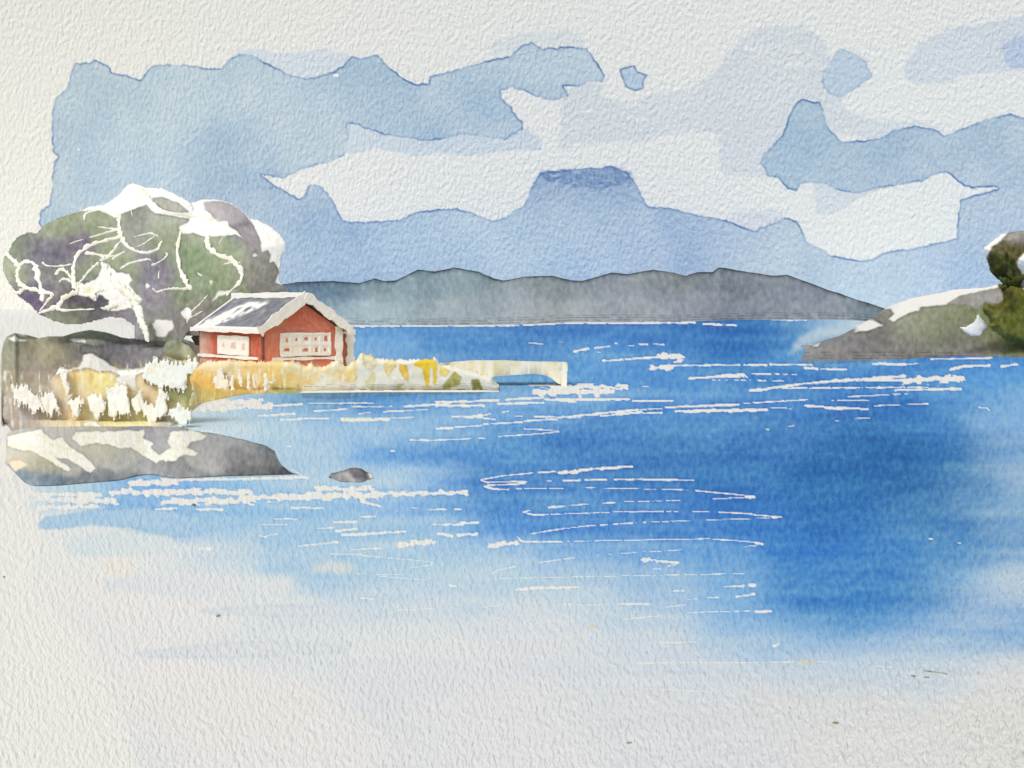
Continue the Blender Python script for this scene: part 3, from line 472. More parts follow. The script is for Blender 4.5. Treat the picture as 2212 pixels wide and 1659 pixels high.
K.wash(K.mask([H5([(1560, 778), (1680, 705), (1850, 672), (2010, 640), (2045, 740), (1990, 775), (1880, 765), (1845, 812), (1800, 822), (1750, 788)])], 1.5, 1), (142, 140, 138), .3, ecol=(60, 60, 50))
for off in (1, 6, 13):
    kf = (775 - (K.yy + K.y0)); k = np.clip(1 - np.abs(kf - off - 5 * K.bx) / 1.7, 0, 1) * .3 * np.clip(K.n3 * 4 + .4, 0, 1); K.a *= (1 - k)[..., None]
htop = H5([(295, 1238), (340, 1170), (400, 1130), (600, 1080), (800, 1010), (935, 925), (1080, 830), (1160, 770), (1270, 730), (1480, 690), (1620, 660), (1900, 640), (2000, 610), (2212, 600), (2500, 560), (2900, 540), (3400, 600), (3900, 760), (4200, 900)])
hbot = H5([(290, 1243), (700, 1250), (1100, 1245), (1350, 1230), (1700, 1212), (2212, 1225), (4300, 1215)])
o = mound('headland', htop, hbot, 17, K, 'land_wash', rows=90, prof=1.3, jit=1.0); tag(o, kind='structure')

# ================================================================ LEFT SHORE (bank) and reeds pigment
Lp = Pig(-20, 690, 1120, 960, 51)
Lp.wash(np.ones((Lp.h, Lp.w), np.float32), np.array([6, 6, 6]) / 255 + Lp.field([(x, y, c) for (x, y), c in zip(D3([(80, 130), (60, 250), (200, 200), (350, 200), (540, 150), (560, 260), (250, 350), (100, 450), (200, 430), (660, 80), (750, 180), (900, 250), (1050, 150), (1000, 280), (1150, 200), (1290, 150), (1300, 230), (1420, 200), (60, 600), (150, 680), (60, 780), (200, 780),
     (620, 400), (750, 400), (560, 480), (700, 560), (400, 620), (500, 700), (800, 690), (1000, 700), (1100, 520), (1150, 350), (1280, 540), (1350, 560), (1450, 350), (1300, 700), (1250, 760)]),
    [(128, 135, 112), (138, 138, 118), (128, 122, 105), (155, 150, 125), (108, 108, 98), (112, 108, 102), (140, 132, 122), (150, 145, 122), (158, 148, 130), (128, 136, 118), (108, 106, 108), (112, 110, 112), (110, 108, 112), (125, 122, 125), (115, 112, 116), (158, 158, 135), (165, 165, 142), (185, 165, 150), (165, 155, 145), (172, 165, 162), (150, 138, 130), (178, 172, 165),
     (222, 202, 150), (224, 204, 140), (214, 198, 168), (222, 206, 160), (190, 180, 170), (215, 198, 160), (222, 204, 158), (222, 206, 155), (215, 196, 160), (222, 205, 150), (198, 192, 135), (205, 196, 145), (220, 186, 95), (200, 190, 165), (180, 176, 172)])], 30, 22, 4), 0, 2, .3, .14)
rf = Lp.field([(x, y, c) for (x, y), c in zip(B([(430, 900), (450, 1050), (560, 850), (650, 1100), (800, 820), (1000, 850), (1000, 1050), (1200, 830), (1200, 1000), (1400, 850), (1450, 1000), (1600, 900), (1600, 1050), (1850, 850), (1900, 980), (1300, 1100), (300, 1150), (500, 1150), (900, 1110), (1750, 1000)]) + D4([(0, 450), (500, 260), (750, 350), (930, 400), (1200, 350), (1300, 450)]),
    [(214, 175, 80), (215, 182, 95), (222, 206, 160), (200, 165, 60), (222, 204, 155), (226, 194, 125), (212, 175, 85), (226, 192, 115), (222, 185, 95), (222, 206, 150), (216, 186, 105), (222, 200, 135), (220, 195, 130), (220, 208, 165), (224, 190, 100), (172, 165, 95), (190, 188, 125), (205, 178, 80), (195, 160, 65), (222, 212, 170),
     (222, 190, 120), (214, 206, 170), (222, 214, 180), (225, 205, 140), (220, 214, 185), (205, 198, 155)])], 22, 12, 3)
rm = Lp.mask([B([(300, 1230), (120, 1150), (330, 1100), (400, 850), (470, 830), (560, 785), (2060, 760), (2100, 1130), (1200, 1130), (430, 1200)])], 1, 1)
Lp.wash(rm, rf * .85 + np.array([30, 31, 38]) / 255, .1, 2, .35, .25, ecol=(150, 120, 60))
bm_ = Lp.mask([D3([(600, 130), (700, 150), (1000, 120), (1180, 150), (1200, 240), (1080, 300), (900, 330), (780, 270), (660, 200), (600, 230)])], 5, 2, 2); Lp.wash(bm_, (112, 110, 114), .45, 3, .5, .3, ecol=(60, 62, 55), a=.75)
wl = [D3([(400, 375), (430, 320), (500, 330), (580, 312), (605, 250), (620, 220), (660, 208), (720, 238), (800, 290), (870, 330), (1000, 325), (1080, 310), (1060, 345), (1000, 370), (940, 380), (880, 375), (800, 335), (740, 350), (640, 318), (500, 345), (490, 400), (440, 360)]),
      D3([(850, 400), (900, 370), (990, 370), (1000, 490), (960, 480), (930, 430), (860, 440)]), D3([(500, 100), (620, 100), (630, 128), (540, 125)]), D3([(590, 735), (650, 705), (700, 715), (750, 750)]), D3([(1290, 90), (1350, 90), (1410, 155), (1385, 145), (1340, 120)]),
      D3([(60, 100), (110, 80), (140, 105), (200, 115), (180, 125), (90, 120)]), B([(540, 780), (700, 725), (850, 755), (1040, 750), (1040, 775), (850, 780), (700, 770)]), B([(1100, 770), (1300, 770), (1560, 790), (1680, 800), (1640, 850), (1560, 800), (1520, 835), (1400, 800)])]
wm = Lp.mask(wl, 2.5, 1)
Lp.a *= (1 - np.clip(blur(wm, 2) * 2, 0, 1) * (1 - wm) * .3)[..., None]
Lp.a = Lp.a * (1 - wm[..., None]) + np.array([224, 223, 218]) / 255 * wm[..., None]
vs = vnoise(Lp.h, Lp.w, 5, 333, 2, 5.0); vr = ((Lp.yy + Lp.y0 > 800) | (Lp.xx + Lp.x0 > 130)) & (Lp.yy + Lp.y0 > 778)
k = np.clip(vs * 5 - .75, 0, 1) * vr * .8; Lp.a = Lp.a * (1 - k[..., None]) + np.array([228, 226, 215]) / 255 * k[..., None]
k = np.clip(-vs * 5 - .8, 0, 1) * vr * .45; Lp.a = Lp.a * (1 - k[..., None]) + np.array([190, 150, 80]) / 255 * k[..., None]
# cream end of the bank with yellow dabs
em = Lp.mask([D4([(400, 200), (440, 195), (540, 240), (1010, 235), (1090, 280), (1500, 300), (1500, 520), (-20, 520), (0, 460), (120, 420), (150, 350), (200, 420), (400, 420), (415, 280)])], 4, 1)
Lp.wash(em, (218, 214, 198), 0, 2, .25, .5)
for pg, c in (([(440, 215), (520, 230), (565, 290), (530, 320), (470, 330)], (214, 204, 165)), ([(600, 290), (640, 260), (692, 272), (692, 310), (650, 350), (637, 392), (605, 335)], (224, 200, 140)), ([(712, 285), (770, 300), (782, 420), (745, 400), (720, 340)], (222, 184, 88)),
              ([(820, 290), (880, 255), (930, 246), (980, 270), (992, 330), (982, 440), (965, 445), (960, 330), (935, 300), (930, 460), (912, 455), (900, 400), (880, 312), (830, 305)], (226, 186, 52)), ([(1010, 310), (1060, 320), (1092, 340), (1050, 385), (1010, 370)], (226, 198, 105)),
              ([(1030, 445), (1090, 385), (1120, 345), (1172, 385), (1160, 440), (1100, 458), (1040, 472)], (158, 152, 88)), ([(1240, 400), (1300, 400), (1322, 470), (1252, 475)], (140, 135, 78)), ([(700, 440), (745, 430), (720, 470), (700, 470)], (215, 190, 130)), ([(470, 420), (530, 340), (540, 400), (520, 470), (480, 460)], (208, 202, 150))):
    Lp.wash(Lp.mask([D4(pg)], 2.5, 1), c, .25, 2, .3, .3, ecol=(140, 110, 40))
for y0_, a_ in ((480, .35), (440, .2), (455, .25)):
    yb = 700.6 + y0_ / 3.394; k = np.clip(1 - np.abs(Lp.yy + Lp.y0 - yb - 5 * Lp.by) / 1.2, 0, 1) * a_ * (Lp.xx + Lp.x0 > 640) * (Lp.n3 > -.05); Lp.a *= (1 - k)[..., None]
gm = Lp.mask([B([(1200, 1070), (1480, 1075), (1470, 1110), (1290, 1140)]), B([(1040, 1130), (1170, 1080), (1180, 1120), (1090, 1160)])], 4, 2)
Lp.wash(gm, (140, 142, 85), .1, a=.7)
btop = D3([(10, 215), (28, 130), (50, 90), (110, 62), (140, 100), (250, 110), (350, 88), (460, 88), (560, 58), (660, 40), (740, 52), (830, 85), (940, 105), (1080, 100), (1290, 95), (1400, 130), (1470, 230), (1700, 290)]) + [(640, 785), (900, 788), (1040, 800), (1075, 830)]
bbot = D3([(10, 700), (30, 790), (60, 812), (400, 770), (740, 755), (1150, 760), (1330, 740), (1375, 660), (1420, 590), (1800, 510)]) + [(570, 850), (800, 847), (1000, 847), (1076, 846)]
o = mound('shore', btop, bbot, 0, Lp, 'land_wash', rows=110, prof=1.5, jit=1.0, ytop=lambda x: np.interp(x, [0, 400, 560, 1000, 1076], [57, 56, 52, 46, 40.5]), back=.3); tag(o, kind='structure')

# reeds
rl = D3([(22, 560), (60, 390), (105, 440), (200, 440), (240, 500), (290, 470), (350, 400), (400, 370), (430, 320), (500, 340), (640, 318), (740, 350), (790, 330), (860, 335), (1000, 330), (1080, 310), (1110, 280), (1160, 252), (1250, 268), (1400, 255), (1415, 300), (1400, 400), (1420, 480), (1390, 580), (1385, 700), (1340, 752), (1150, 757), (740, 750), (400, 748), (60, 812), (25, 760), (15, 650)])
o, rlf = solid('reed_bed', rl, 27.9, .2, 14, Lp, 'reed_wash', rough=3, lump=.12, seed=61, fr=5)
tag(o, 'pale yellow and white reeds massed on the left shore above the long rock', 'reeds', kind='stuff')
rr = B([(150, 1170), (330, 1090), (400, 855), (470, 830), (560, 790), (650, 795), (760, 768), (850, 790), (1060, 788), (1400, 790), (1520, 842), (1560, 798), (1640, 850), (1720, 830), (1790, 790), (1840, 778), (1880, 820), (1920, 850), (1960, 800), (2010, 780)]) + \
     D4([(420, 215), (450, 205), (520, 225), (545, 245), (720, 252), (985, 240), (1020, 290), (1090, 292), (1400, 380), (1425, 440), (1452, 455), (1440, 490), (1330, 497), (1240, 490), (600, 488), (350, 498), (0, 508)]) + B([(1200, 1110), (900, 1120), (500, 1160), (400, 1200), (200, 1240)])
o, rrf = solid('reed_bed', rr, 38.6, .4, 14, Lp, 'reed_wash', rough=2.5, lump=.12, seed=67, fr=3)
tag(o, 'golden yellow reed strip below the red house, running right to the jetty', 'reeds', kind='stuff')

# white reed tufts standing in front of the beds
Tp = Pig(-20, 690, 1120, 960, 71, base=np.array([226, 226, 220]) / 255)
vs = vnoise(Tp.h, Tp.w, 5, 334, 2, 4.0); Tp.wash(np.clip(vs * 6 - 1., 0, 1), (214, 208, 182), 0)
Tp.wash(np.clip(Tp.n2 * 2.4 - .25, 0, 1), (216, 212, 188), 0); Tp.wash(np.clip(-Tp.n3 * 2.4 - .5, 0, 1), (218, 206, 160), 0)
tufts = [([(60, 385), (90, 420), (130, 445), (200, 440), (240, 500), (290, 560), (322, 630), (260, 650), (180, 600), (110, 570), (105, 500)], 'tall slanting white reed tuft nearest the left frame edge, above the long rock'),
 ([(300, 520), (340, 478), (400, 520), (430, 590), (446, 665), (420, 640), (402, 620), (382, 685), (340, 640), (300, 580)], 'ragged two-legged white reed tuft, second from the left above the long rock'),
 ([(485, 590), (540, 530), (600, 540), (622, 600), (580, 620), (577, 695), (530, 660), (500, 620)], 'small hook-shaped white reed tuft, third from the left above the long rock'),
 ([(640, 530), (700, 500), (750, 520), (772, 620), (740, 660), (712, 705), (680, 650), (650, 610)], 'small pointed white reed tuft just left of the broad ragged one, below the yellow reeds'),
 ([(780, 470), (850, 430), (930, 470), (940, 560), (955, 640), (915, 692), (880, 665), (830, 682), (800, 620), (790, 540)], 'broad ragged white reed tuft in the middle of the left reed bed'),
 ([(980, 545), (1040, 478), (1060, 560), (1140, 560), (1160, 490), (1250, 478), (1205, 560), (1225, 630), (1160, 700), (1100, 726), (1050, 640), (1010, 655), (985, 600)], 'large forked white reed tuft at the right of the left reed bed'),
 ([(1060, 400), (1090, 290), (1160, 250), (1250, 270), (1330, 270), (1412, 252), (1445, 300), (1400, 370), (1350, 420), (1355, 485), (1280, 470), (1130, 462), (1100, 420)], 'biggest white reed tuft, high up left of the golden reeds under the shrub'),
 ([(1232, 625), (1290, 620), (1312, 555), (1342, 610), (1400, 612), (1397, 700), (1350, 747), (1260, 702)], 'white spiked reed tuft at the water edge, right end of the left reed bed'),
 ([(440, 330), (490, 340), (502, 450), (532, 490), (490, 512), (450, 450)], 'narrow upright white reed tuft at the left edge of the yellow patch'),
 ([(1562, 385), (1612, 305), (1640, 360), (1672, 372), (1677, 450), (1640, 495), (1590, 485), (1565, 430)], 'square white reed tuft in the golden reeds below the small left window')]
for i, (pg, lab) in enumerate(tufts):
    pg = D3(pg); cx = sum(p[0] for p in pg) / len(pg); cy = sum(p[1] for p in pg) / len(pg); pg = [(cx + (a - cx) * 1.12, cy + (b - cy) * 1.08) for a, b in pg]
    bed = rrf if i == 9 else rlf
    yf = lambda x, y, bed=bed: bed(x, y) - .12
    ps = np.array([p[:2] for p in pg]); y_ = float(np.median(bed(ps[:, 0] , ps[:, 1]))) - .22
    if i == 7: y_ = 27.0
    o, _ = solid('reed_tuft', pg, y_, .07, 5, Tp, 'reed_wash', step=1.5, rough=4.5, lump=.3, seed=80 + i, fr=11)
    tag(o, lab, 'reed tuft', 'white reed tufts on the left shore')
reeds = [([(1705, 370, 22), (1703, 440, 28), (1706, 512, 26)], 'white reed stalk, leftmost of the row and lowest, in golden reeds'), ([(1752, 325, 16), (1758, 400, 30), (1768, 455, 28)], 'white reed stalk, second in the row and set highest'), ([(1822, 345, 12), (1820, 420, 24), (1826, 492, 26)], 'long thin white reed stalk, third in the row below the house corner'),
         ([(1858, 362, 12), (1862, 420, 20), (1872, 470, 22)], 'shortest white reed stalk, fourth in the row'), ([(1938, 360, 20), (1948, 400, 30), (1944, 492, 30)], 'thickest white reed stalk with a side shoot, right end of the row')]
for i, (pg, lab) in enumerate(reeds):
    b_ = D3([(pg[-1][0], pg[-1][1])])[0]; Yc = 37.75
    e = thing('reed_stalk', P(b_[0], b_[1], Yc), lab, 'reed', 'white reed stalks in the golden reeds')
    tube('stem', [(x, y, w / 3.394) for x, y, w in D3(pg)], Yc, 'reed_wash', e, off=0, col=(228, 226, 218), seed=i)
    if i == 4: tube('side_shoot', [(x, y, w / 3.394) for x, y, w in D3([(1950, 400, 12), (1985, 430, 14), (2020, 405, 6)])], Yc, 'reed_wash', e, off=0, col=(228, 226, 218))

# ================================================================ ROCKS
Rk = Pig(-10, 900, 680, 1070, 91)
Rk.wash(np.ones((Rk.h, Rk.w), np.float32), Rk.field([(x, y, c) for (x, y), c in zip(D3([(200, 960), (250, 1040), (150, 1120), (300, 1140), (400, 800), (500, 850), (600, 1000), (700, 1130), (750, 920), (850, 1000), (1000, 1070), (1150, 830), (1200, 1080), (1500, 870), (1500, 1000), (1400, 1100), (1800, 900), (1750, 1000), (1800, 1060), (2000, 980), (2100, 1070), (2000, 910), (1700, 830)]),
    [(190, 186, 170), (170, 168, 150), (120, 135, 148), (108, 122, 135), (180, 178, 172), (172, 170, 162), (165, 165, 158), (118, 124, 130), (178, 176, 160), (170, 170, 165), (150, 152, 155), (155, 155, 158), (128, 130, 132), (155, 156, 158), (160, 160, 160), (118, 120, 122), (145, 146, 148), (125, 126, 128), (98, 100, 102), (125, 126, 128), (82, 84, 90), (120, 126, 135), (160, 162, 165)])], 26, 14, 4), 0, 2, .35, .16)
rb = D3([(40, 1005), (110, 1090), (150, 1150), (220, 1188), (400, 1186), (700, 1160), (900, 1145), (1000, 1112), (1120, 1100), (1200, 1122), (1300, 1132), (1600, 1116), (2000, 1106), (2225, 1098)])
rt = D3([(40, 990), (48, 800), (130, 770), (300, 752), (600, 748), (1100, 748), (1330, 755), (1480, 788), (1620, 808), (1800, 850), (1950, 890), (2030, 940), (2100, 985), (2225, 1092)])
X = Rk.xx + Rk.x0; Yq = Rk.yy + Rk.y0
for cv, wd, s_ in ((rb, 3, .45), (rt, 2, .4)):
    dd = np.abs(Yq - curve(cv, X.ravel()).reshape(X.shape)); k = np.clip(1 - dd / wd, 0, 1) * s_ * (X > 60 if cv is rb else X > 420); Rk.a *= (1 - k)[..., None]
rw = [[(55, 825), (200, 785), (300, 770), (385, 850), (450, 830), (520, 900), (640, 980), (700, 1052), (660, 1087), (590, 1040), (500, 985), (400, 970), (520, 1060), (500, 1077), (420, 1040), (350, 990), (240, 930), (120, 912), (50, 880)],
      [(525, 830), (560, 790), (760, 783), (1060, 775), (1050, 830), (1130, 880), (1100, 905), (1150, 930), (1192, 990), (1140, 1012), (1080, 980), (960, 900), (880, 912), (800, 880), (700, 870), (590, 892)],
      [(1220, 850), (1260, 785), (1400, 770), (1520, 815), (1480, 845), (1400, 860), (1365, 900), (1450, 940), (1430, 962), (1340, 955), (1290, 1000), (1210, 1007), (1160, 960), (1250, 900)]]
rwm = Rk.mask([D3(p) for p in rw], 3, 1)
Rk.a *= (1 - np.clip(blur(rwm, 2) * 2, 0, 1) * (1 - rwm) * .25)[..., None]
lf = np.clip(Rk.n3 * 2.5 + .1, 0, 1)[..., None] * .8
Rk.a = Rk.a * (1 - rwm[..., None]) + (np.array([228, 228, 219]) / 255 * (1 - lf) + np.array([216, 212, 182]) / 255 * lf) * rwm[..., None]
Rk.wash(Rk.mask([D3([(50, 1002), (150, 985), (208, 1030), (110, 1078)])], 1, 1), (222, 206, 182), .25, ecol=(150, 130, 110))
o = mound('shore_rock', rt, rb, 3.2, Rk, 'stone_wash', rows=80, prof=1.5, jit=1.2, back=.4, step=1.6)
tag(o, 'long low grey rock slab with cream lichen patches at the left water edge', 'rock')
Sr = Pig(690, 1000, 830, 1060, 95)
Sr.wash(np.ones((Sr.h, Sr.w), np.float32), Sr.field([(730, 1030, (132, 134, 138)), (760, 1030, (168, 165, 166)), (790, 1035, (128, 130, 132)), (755, 1014, (95, 98, 105)), (790, 1020, (90, 92, 98)), (755, 1041, (125, 128, 130))], 14, 8, 2), 0, 2, .3, .3)
srt = [(711, 1027), (716, 1022), (730, 1019), (742, 1015), (754, 1009.5), (765, 1008.5), (780, 1011), (792, 1019), (802, 1021), (804, 1028)]
srb = [(711, 1029), (718, 1036), (730, 1041), (760, 1042.5), (792, 1042), (800, 1036), (804, 1030)]
X = Sr.xx + Sr.x0; Yq = Sr.yy + Sr.y0
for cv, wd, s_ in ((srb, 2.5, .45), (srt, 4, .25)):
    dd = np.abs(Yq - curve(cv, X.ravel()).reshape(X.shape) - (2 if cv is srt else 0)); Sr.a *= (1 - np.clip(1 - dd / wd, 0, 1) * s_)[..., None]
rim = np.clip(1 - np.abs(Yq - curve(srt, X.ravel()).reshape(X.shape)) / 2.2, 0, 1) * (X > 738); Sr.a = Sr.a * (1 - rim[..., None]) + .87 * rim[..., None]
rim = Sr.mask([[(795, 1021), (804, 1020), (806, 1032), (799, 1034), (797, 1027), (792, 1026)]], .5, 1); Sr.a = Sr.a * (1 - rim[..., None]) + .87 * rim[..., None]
o = mound('small_rock', srt, srb, .5, Sr, 'stone_wash', rows=24, prof=1.3, jit=.6, back=.8, step=1.2)
tag(o, 'small dark grey rock alone in the water right of the long slab', 'rock')

# ================================================================ LEFT TREES
Tr = Pig(-15, 380, 720, 740, 101)
dark = A([(15, 680), (30, 610), (60, 570), (90, 500), (140, 450), (210, 426), (265, 435), (330, 370), (420, 320), (600, 275), (720, 266), (850, 325), (890, 297), (1070, 228), (1130, 290), (1250, 310), (1400, 335), (1500, 260), (1490, 205), (1600, 202), (1700, 225), (1800, 300), (1860, 380), (1910, 500), (1915, 580), (1960, 558), (1985, 600), (1965, 655),
          (2010, 643), (2045, 720), (2015, 800), (2110, 830), (2200, 900), (1760, 1100), (1500, 1260), (1380, 1260), (1150, 1240), (980, 1220), (983, 1115), (900, 1065), (800, 1055), (600, 1108), (480, 1105), (380, 1080), (280, 1030), (200, 950), (130, 900), (60, 800), (20, 720)])
d2 = A([(1110, 182), (1190, 174), (1300, 215), (1388, 282), (1290, 287), (1200, 265), (1140, 225)])
wh1 = A([(1310, 385), (1385, 350), (1405, 300), (1420, 220), (1490, 195), (1502, 260), (1560, 310), (1600, 352), (1672, 343), (1682, 385), (1740, 420), (1787, 482), (1730, 450), (1640, 457), (1500, 462), (1410, 435), (1330, 447)])
splash = A([(740, 640), (800, 665), (850, 720), (950, 730), (967, 780), (940, 812), (1012, 890), (1052, 930), (1000, 962), (960, 985), (860, 1012), (780, 1010), (800, 930), (720, 880), (705, 935), (640, 902), (560, 890), (535, 790), (620, 800), (700, 780), (740, 705)])
wb = [A([(1115, 1100), (1140, 1068), (1260, 1075), (1277, 1110), (1267, 1152), (1240, 1160), (1210, 1202), (1150, 1195), (1140, 1160)]), A([(1325, 1012), (1368, 975), (1410, 1000), (1397, 1050), (1375, 1080), (1360, 1062), (1332, 1040)]), A([(1440, 710), (1480, 745), (1485, 755), (1450, 745)]), A([(1530, 785), (1558, 790), (1545, 815)]), A([(1068, 800), (1100, 825), (1080, 840), (1062, 815)]), A([(1838, 595), (1865, 578), (1892, 600), (1862, 608)]), A([(1960, 850), (1960, 850), (1961, 851)]),
      A([(1400, 415), (1330, 440), (1310, 400)]), A([(1600, 860), (1760, 850), (1600, 900), (1540, 950)])]
tf = Tr.field([(x, y, c) for (x, y), c in zip(A([(150, 500), (400, 380), (250, 530), (500, 560), (700, 330), (1000, 300), (1050, 450), (1200, 450), (900, 700), (1100, 720), (1200, 850), (1450, 650), (1650, 560), (1600, 800), (1750, 280), (1850, 450), (1950, 700), (2050, 840), (1350, 900), (1250, 1050), (1450, 1000), (60, 720), (200, 900), (350, 800), (560, 960), (750, 920), (550, 1050), (720, 1050), (900, 1060), (600, 700), (1180, 1150), (1250, 230), (1420, 820), (1600, 250)]),
    [(98, 110, 88), (114, 124, 98), (92, 88, 105), (95, 88, 105), (118, 128, 102), (106, 110, 100), (122, 124, 120), (120, 132, 105), (128, 140, 112), (106, 102, 118), (112, 108, 120), (108, 126, 96), (124, 137, 108), (116, 130, 100), (138, 130, 138), (118, 112, 120), (120, 118, 110), (95, 95, 92), (112, 128, 98), (110, 108, 112), (118, 116, 112), (132, 142, 115), (72, 60, 88), (105, 105, 105), (68, 60, 76), (72, 66, 76), (126, 137, 110), (88, 83, 96), (110, 106, 116), (122, 130, 110), (104, 108, 98), (150, 150, 142), (110, 128, 98), (146, 138, 144)])], 30, 28, 4)
tm = Tr.mask([dark, d2], 1.5, 1, 0, minus=[wh1])
tm = np.clip(tm - Tr.mask([splash] + wb, 3.5, 1), 0, 1)
Tr.a[:] = np.array([236, 237, 234]) / 255
tf = tf * .86 + np.array([52, 52, 50]) / 255 * .9 * .5 + .05
Tr.wash(tm, tf, .35, 2, .35, .14, ecol=(45, 55, 45))
dk = Tr.mask([A([(1680, 380), (1860, 350), (1850, 385), (1700, 395)])], 4, 4); Tr.a *= (1 - .25 * dk)[..., None]
# cream and violet touches inside the white limbs
Tr.wash(Tr.mask([A([(1010, 110), (1070, 110), (1080, 170), (1040, 160)]), A([(1500, 310), (1600, 335), (1590, 355), (1510, 345)]), A([(620, 820), (700, 840), (690, 890), (600, 870)])], 4, 2), (214, 210, 175), 0, a=.7)
c1 = A([(15, 650), (30, 600), (60, 570), (90, 500), (140, 450), (210, 425), (265, 433), (330, 368), (420, 320), (590, 268), (650, 240), (760, 225), (860, 160), (930, 80), (970, 66), (1080, 100), (1200, 105), (1330, 170), (1400, 215), (1480, 400), (1500, 700), (1480, 960), (1400, 1120), (1340, 1235), (1150, 1235), (982, 1215), (983, 1115), (900, 1064), (800, 1054), (600, 1108), (480, 1106), (380, 1080), (280, 1030), (200, 950), (130, 900), (60, 800), (20, 720)])
c2 = A([(1250, 240), (1390, 215), (1490, 185), (1600, 188), (1700, 215), (1800, 290), (1840, 328), (1900, 342), (1990, 390), (2060, 450), (2097, 510), (2092, 570), (2066, 610), (2052, 700), (2050, 795), (2100, 830), (2105, 900), (1800, 1000), (1600, 1190), (1300, 1195), (1200, 1000), (1180, 600), (1200, 350)])
t1 = thing('tree', P(318, 730, 54), 'broad spreading tree with violet and green crown and tangled white limbs', 'tree', 'trees behind the red house')
o, f1 = solid('crown', c1, lambda x, y: 53.2 + (600 - np.asarray(y, float)) * .013, 1.0, 150, Tr, 'foliage_wash', t1, par=True, rough=1.2, lump=.04, seed=111)
t2 = thing('tree', P(480, 745, 54), 'tree with grey-topped green crown rising directly behind the house roof', 'tree', 'trees behind the red house')
o, f2 = solid('crown', c2, lambda x, y: 53.5 + (600 - np.asarray(y, float)) * .013, .95, 110, Tr, 'foliage_wash', t2, par=True, rough=1.2, lump=.04, seed=117)
fm = lambda x, y: np.minimum(f1(x, y), f2(x, y))
def TB(name, pts, par, f=fm, **k): return tube(name, [(x, y, w / 3.394 * (1.15 if name == 'limb' else 1)) for x, y, w in A(pts)], f, 'foliage_wash', par, **k)
TB('trunk', [(985, 930, 60), (1010, 1010, 62), (1035, 1090, 55), (1062, 1150, 46), (1088, 1235, 30)], t1, f=(50.7, 50.2), wob=.1, off=0)
limbs1 = [[(880, 300, 26), (872, 380, 30), (890, 470, 34), (930, 530, 28), (1000, 570, 24), (1080, 582, 20), (1150, 555, 16), (1187, 495, 16)], [(720, 262, 12), (800, 285, 24), (850, 300, 24), (885, 330, 24)], [(615, 345, 18), (625, 300, 16), (660, 283, 16), (725, 268, 12)],
 [(890, 465, 30), (780, 490, 26), (650, 540, 30), (570, 600, 26), (535, 700, 26), (540, 800, 28), (570, 870, 30)], [(620, 590, 26), (700, 590, 22), (790, 605, 20), (880, 500, 10)], [(715, 390, 6), (830, 408, 14), (880, 400, 20)], [(655, 470, 12), (760, 440, 14), (885, 405, 22)], [(510, 515, 6), (570, 495, 7), (610, 483, 6)], [(308, 648, 12), (340, 675, 12), (430, 680, 10), (530, 665, 10)],
 [(880, 700, 14), (960, 655, 16), (1080, 630, 14), (1110, 640, 7)], [(1110, 675, 14), (1180, 640, 10), (1225, 600, 14), (1210, 580, 8)], [(410, 740, 26), (440, 705, 24), (490, 725, 22), (545, 800, 26)], [(430, 800, 10), (470, 770, 18), (530, 800, 22)], [(720, 650, 20), (650, 720, 14), (590, 790, 18), (545, 820, 20)], [(820, 630, 16), (880, 590, 12), (915, 570, 14)], [(730, 640, 18), (780, 620, 30), (840, 600, 12)],
 [(45, 590, 30), (100, 640, 34), (140, 680, 28), (180, 650, 26), (240, 655, 28), (270, 720, 32), (300, 850, 30), (315, 935, 32)], [(140, 685, 28), (125, 760, 24), (170, 830, 30), (280, 860, 26), (390, 878, 30)], [(285, 1025, 20), (400, 985, 32), (480, 910, 32), (570, 870, 34)], [(410, 990, 24), (500, 1003, 14), (690, 992, 10)], [(395, 885, 16), (350, 935, 14), (290, 1010, 14)], [(100, 870, 20), (150, 870, 26), (170, 840, 20)],
 [(960, 270, 6), (970, 320, 4)], [(980, 465, 7), (1040, 450, 7), (1110, 440, 14), (1160, 462, 8)], [(1000, 540, 5), (1070, 505, 8), (1140, 455, 8)], [(1040, 930, 26), (980, 915, 40), (900, 850, 50), (800, 760, 46), (745, 650, 26)], [(700, 935, 22), (690, 880, 30), (760, 850, 34)], [(735, 985, 16), (790, 985, 30), (860, 960, 40)], [(1165, 710, 6), (1160, 775, 8)]]
for i, l in enumerate(limbs1): TB('limb', l, t1, f=f1, seed=i)
TB('trunk', [(1480, 900, 60), (1470, 1000, 66), (1465, 1120, 70), (1460, 1260, 80)], t2, f=(54, 54), off=0, col=(118, 116, 112), tint=(110, 105, 110))
limbs2 = [[(1022, 105, 14), (1080, 180, 32), (1150, 258, 28), (1250, 298, 26), (1400, 308, 30), (1570, 345, 22)], [(1325, 425, 22), (1300, 540, 28), (1312, 680, 30), (1350, 780, 40), (1400, 855, 30)], [(1400, 850, 28), (1300, 845, 16), (1210, 852, 12), (1145, 870, 20)], [(1525, 450, 36), (1520, 520, 36), (1580, 590, 34), (1700, 640, 34), (1768, 720, 36), (1762, 790, 24), (1690, 860, 14), (1660, 900, 10)],
 [(1635, 668, 10), (1690, 655, 14), (1762, 655, 10)], [(1600, 520, 5), (1632, 468, 6)], [(1400, 1015, 12), (1460, 960, 8), (1522, 893, 8)], [(1385, 1062, 12), (1430, 1040, 8), (1485, 1008, 8)], [(1370, 1050, 14), (1372, 1100, 6)], [(1115, 840, 6), (1145, 870, 12)]]
for i, l in enumerate(limbs2): TB('limb', l, t2, f=fm, seed=40 + i)

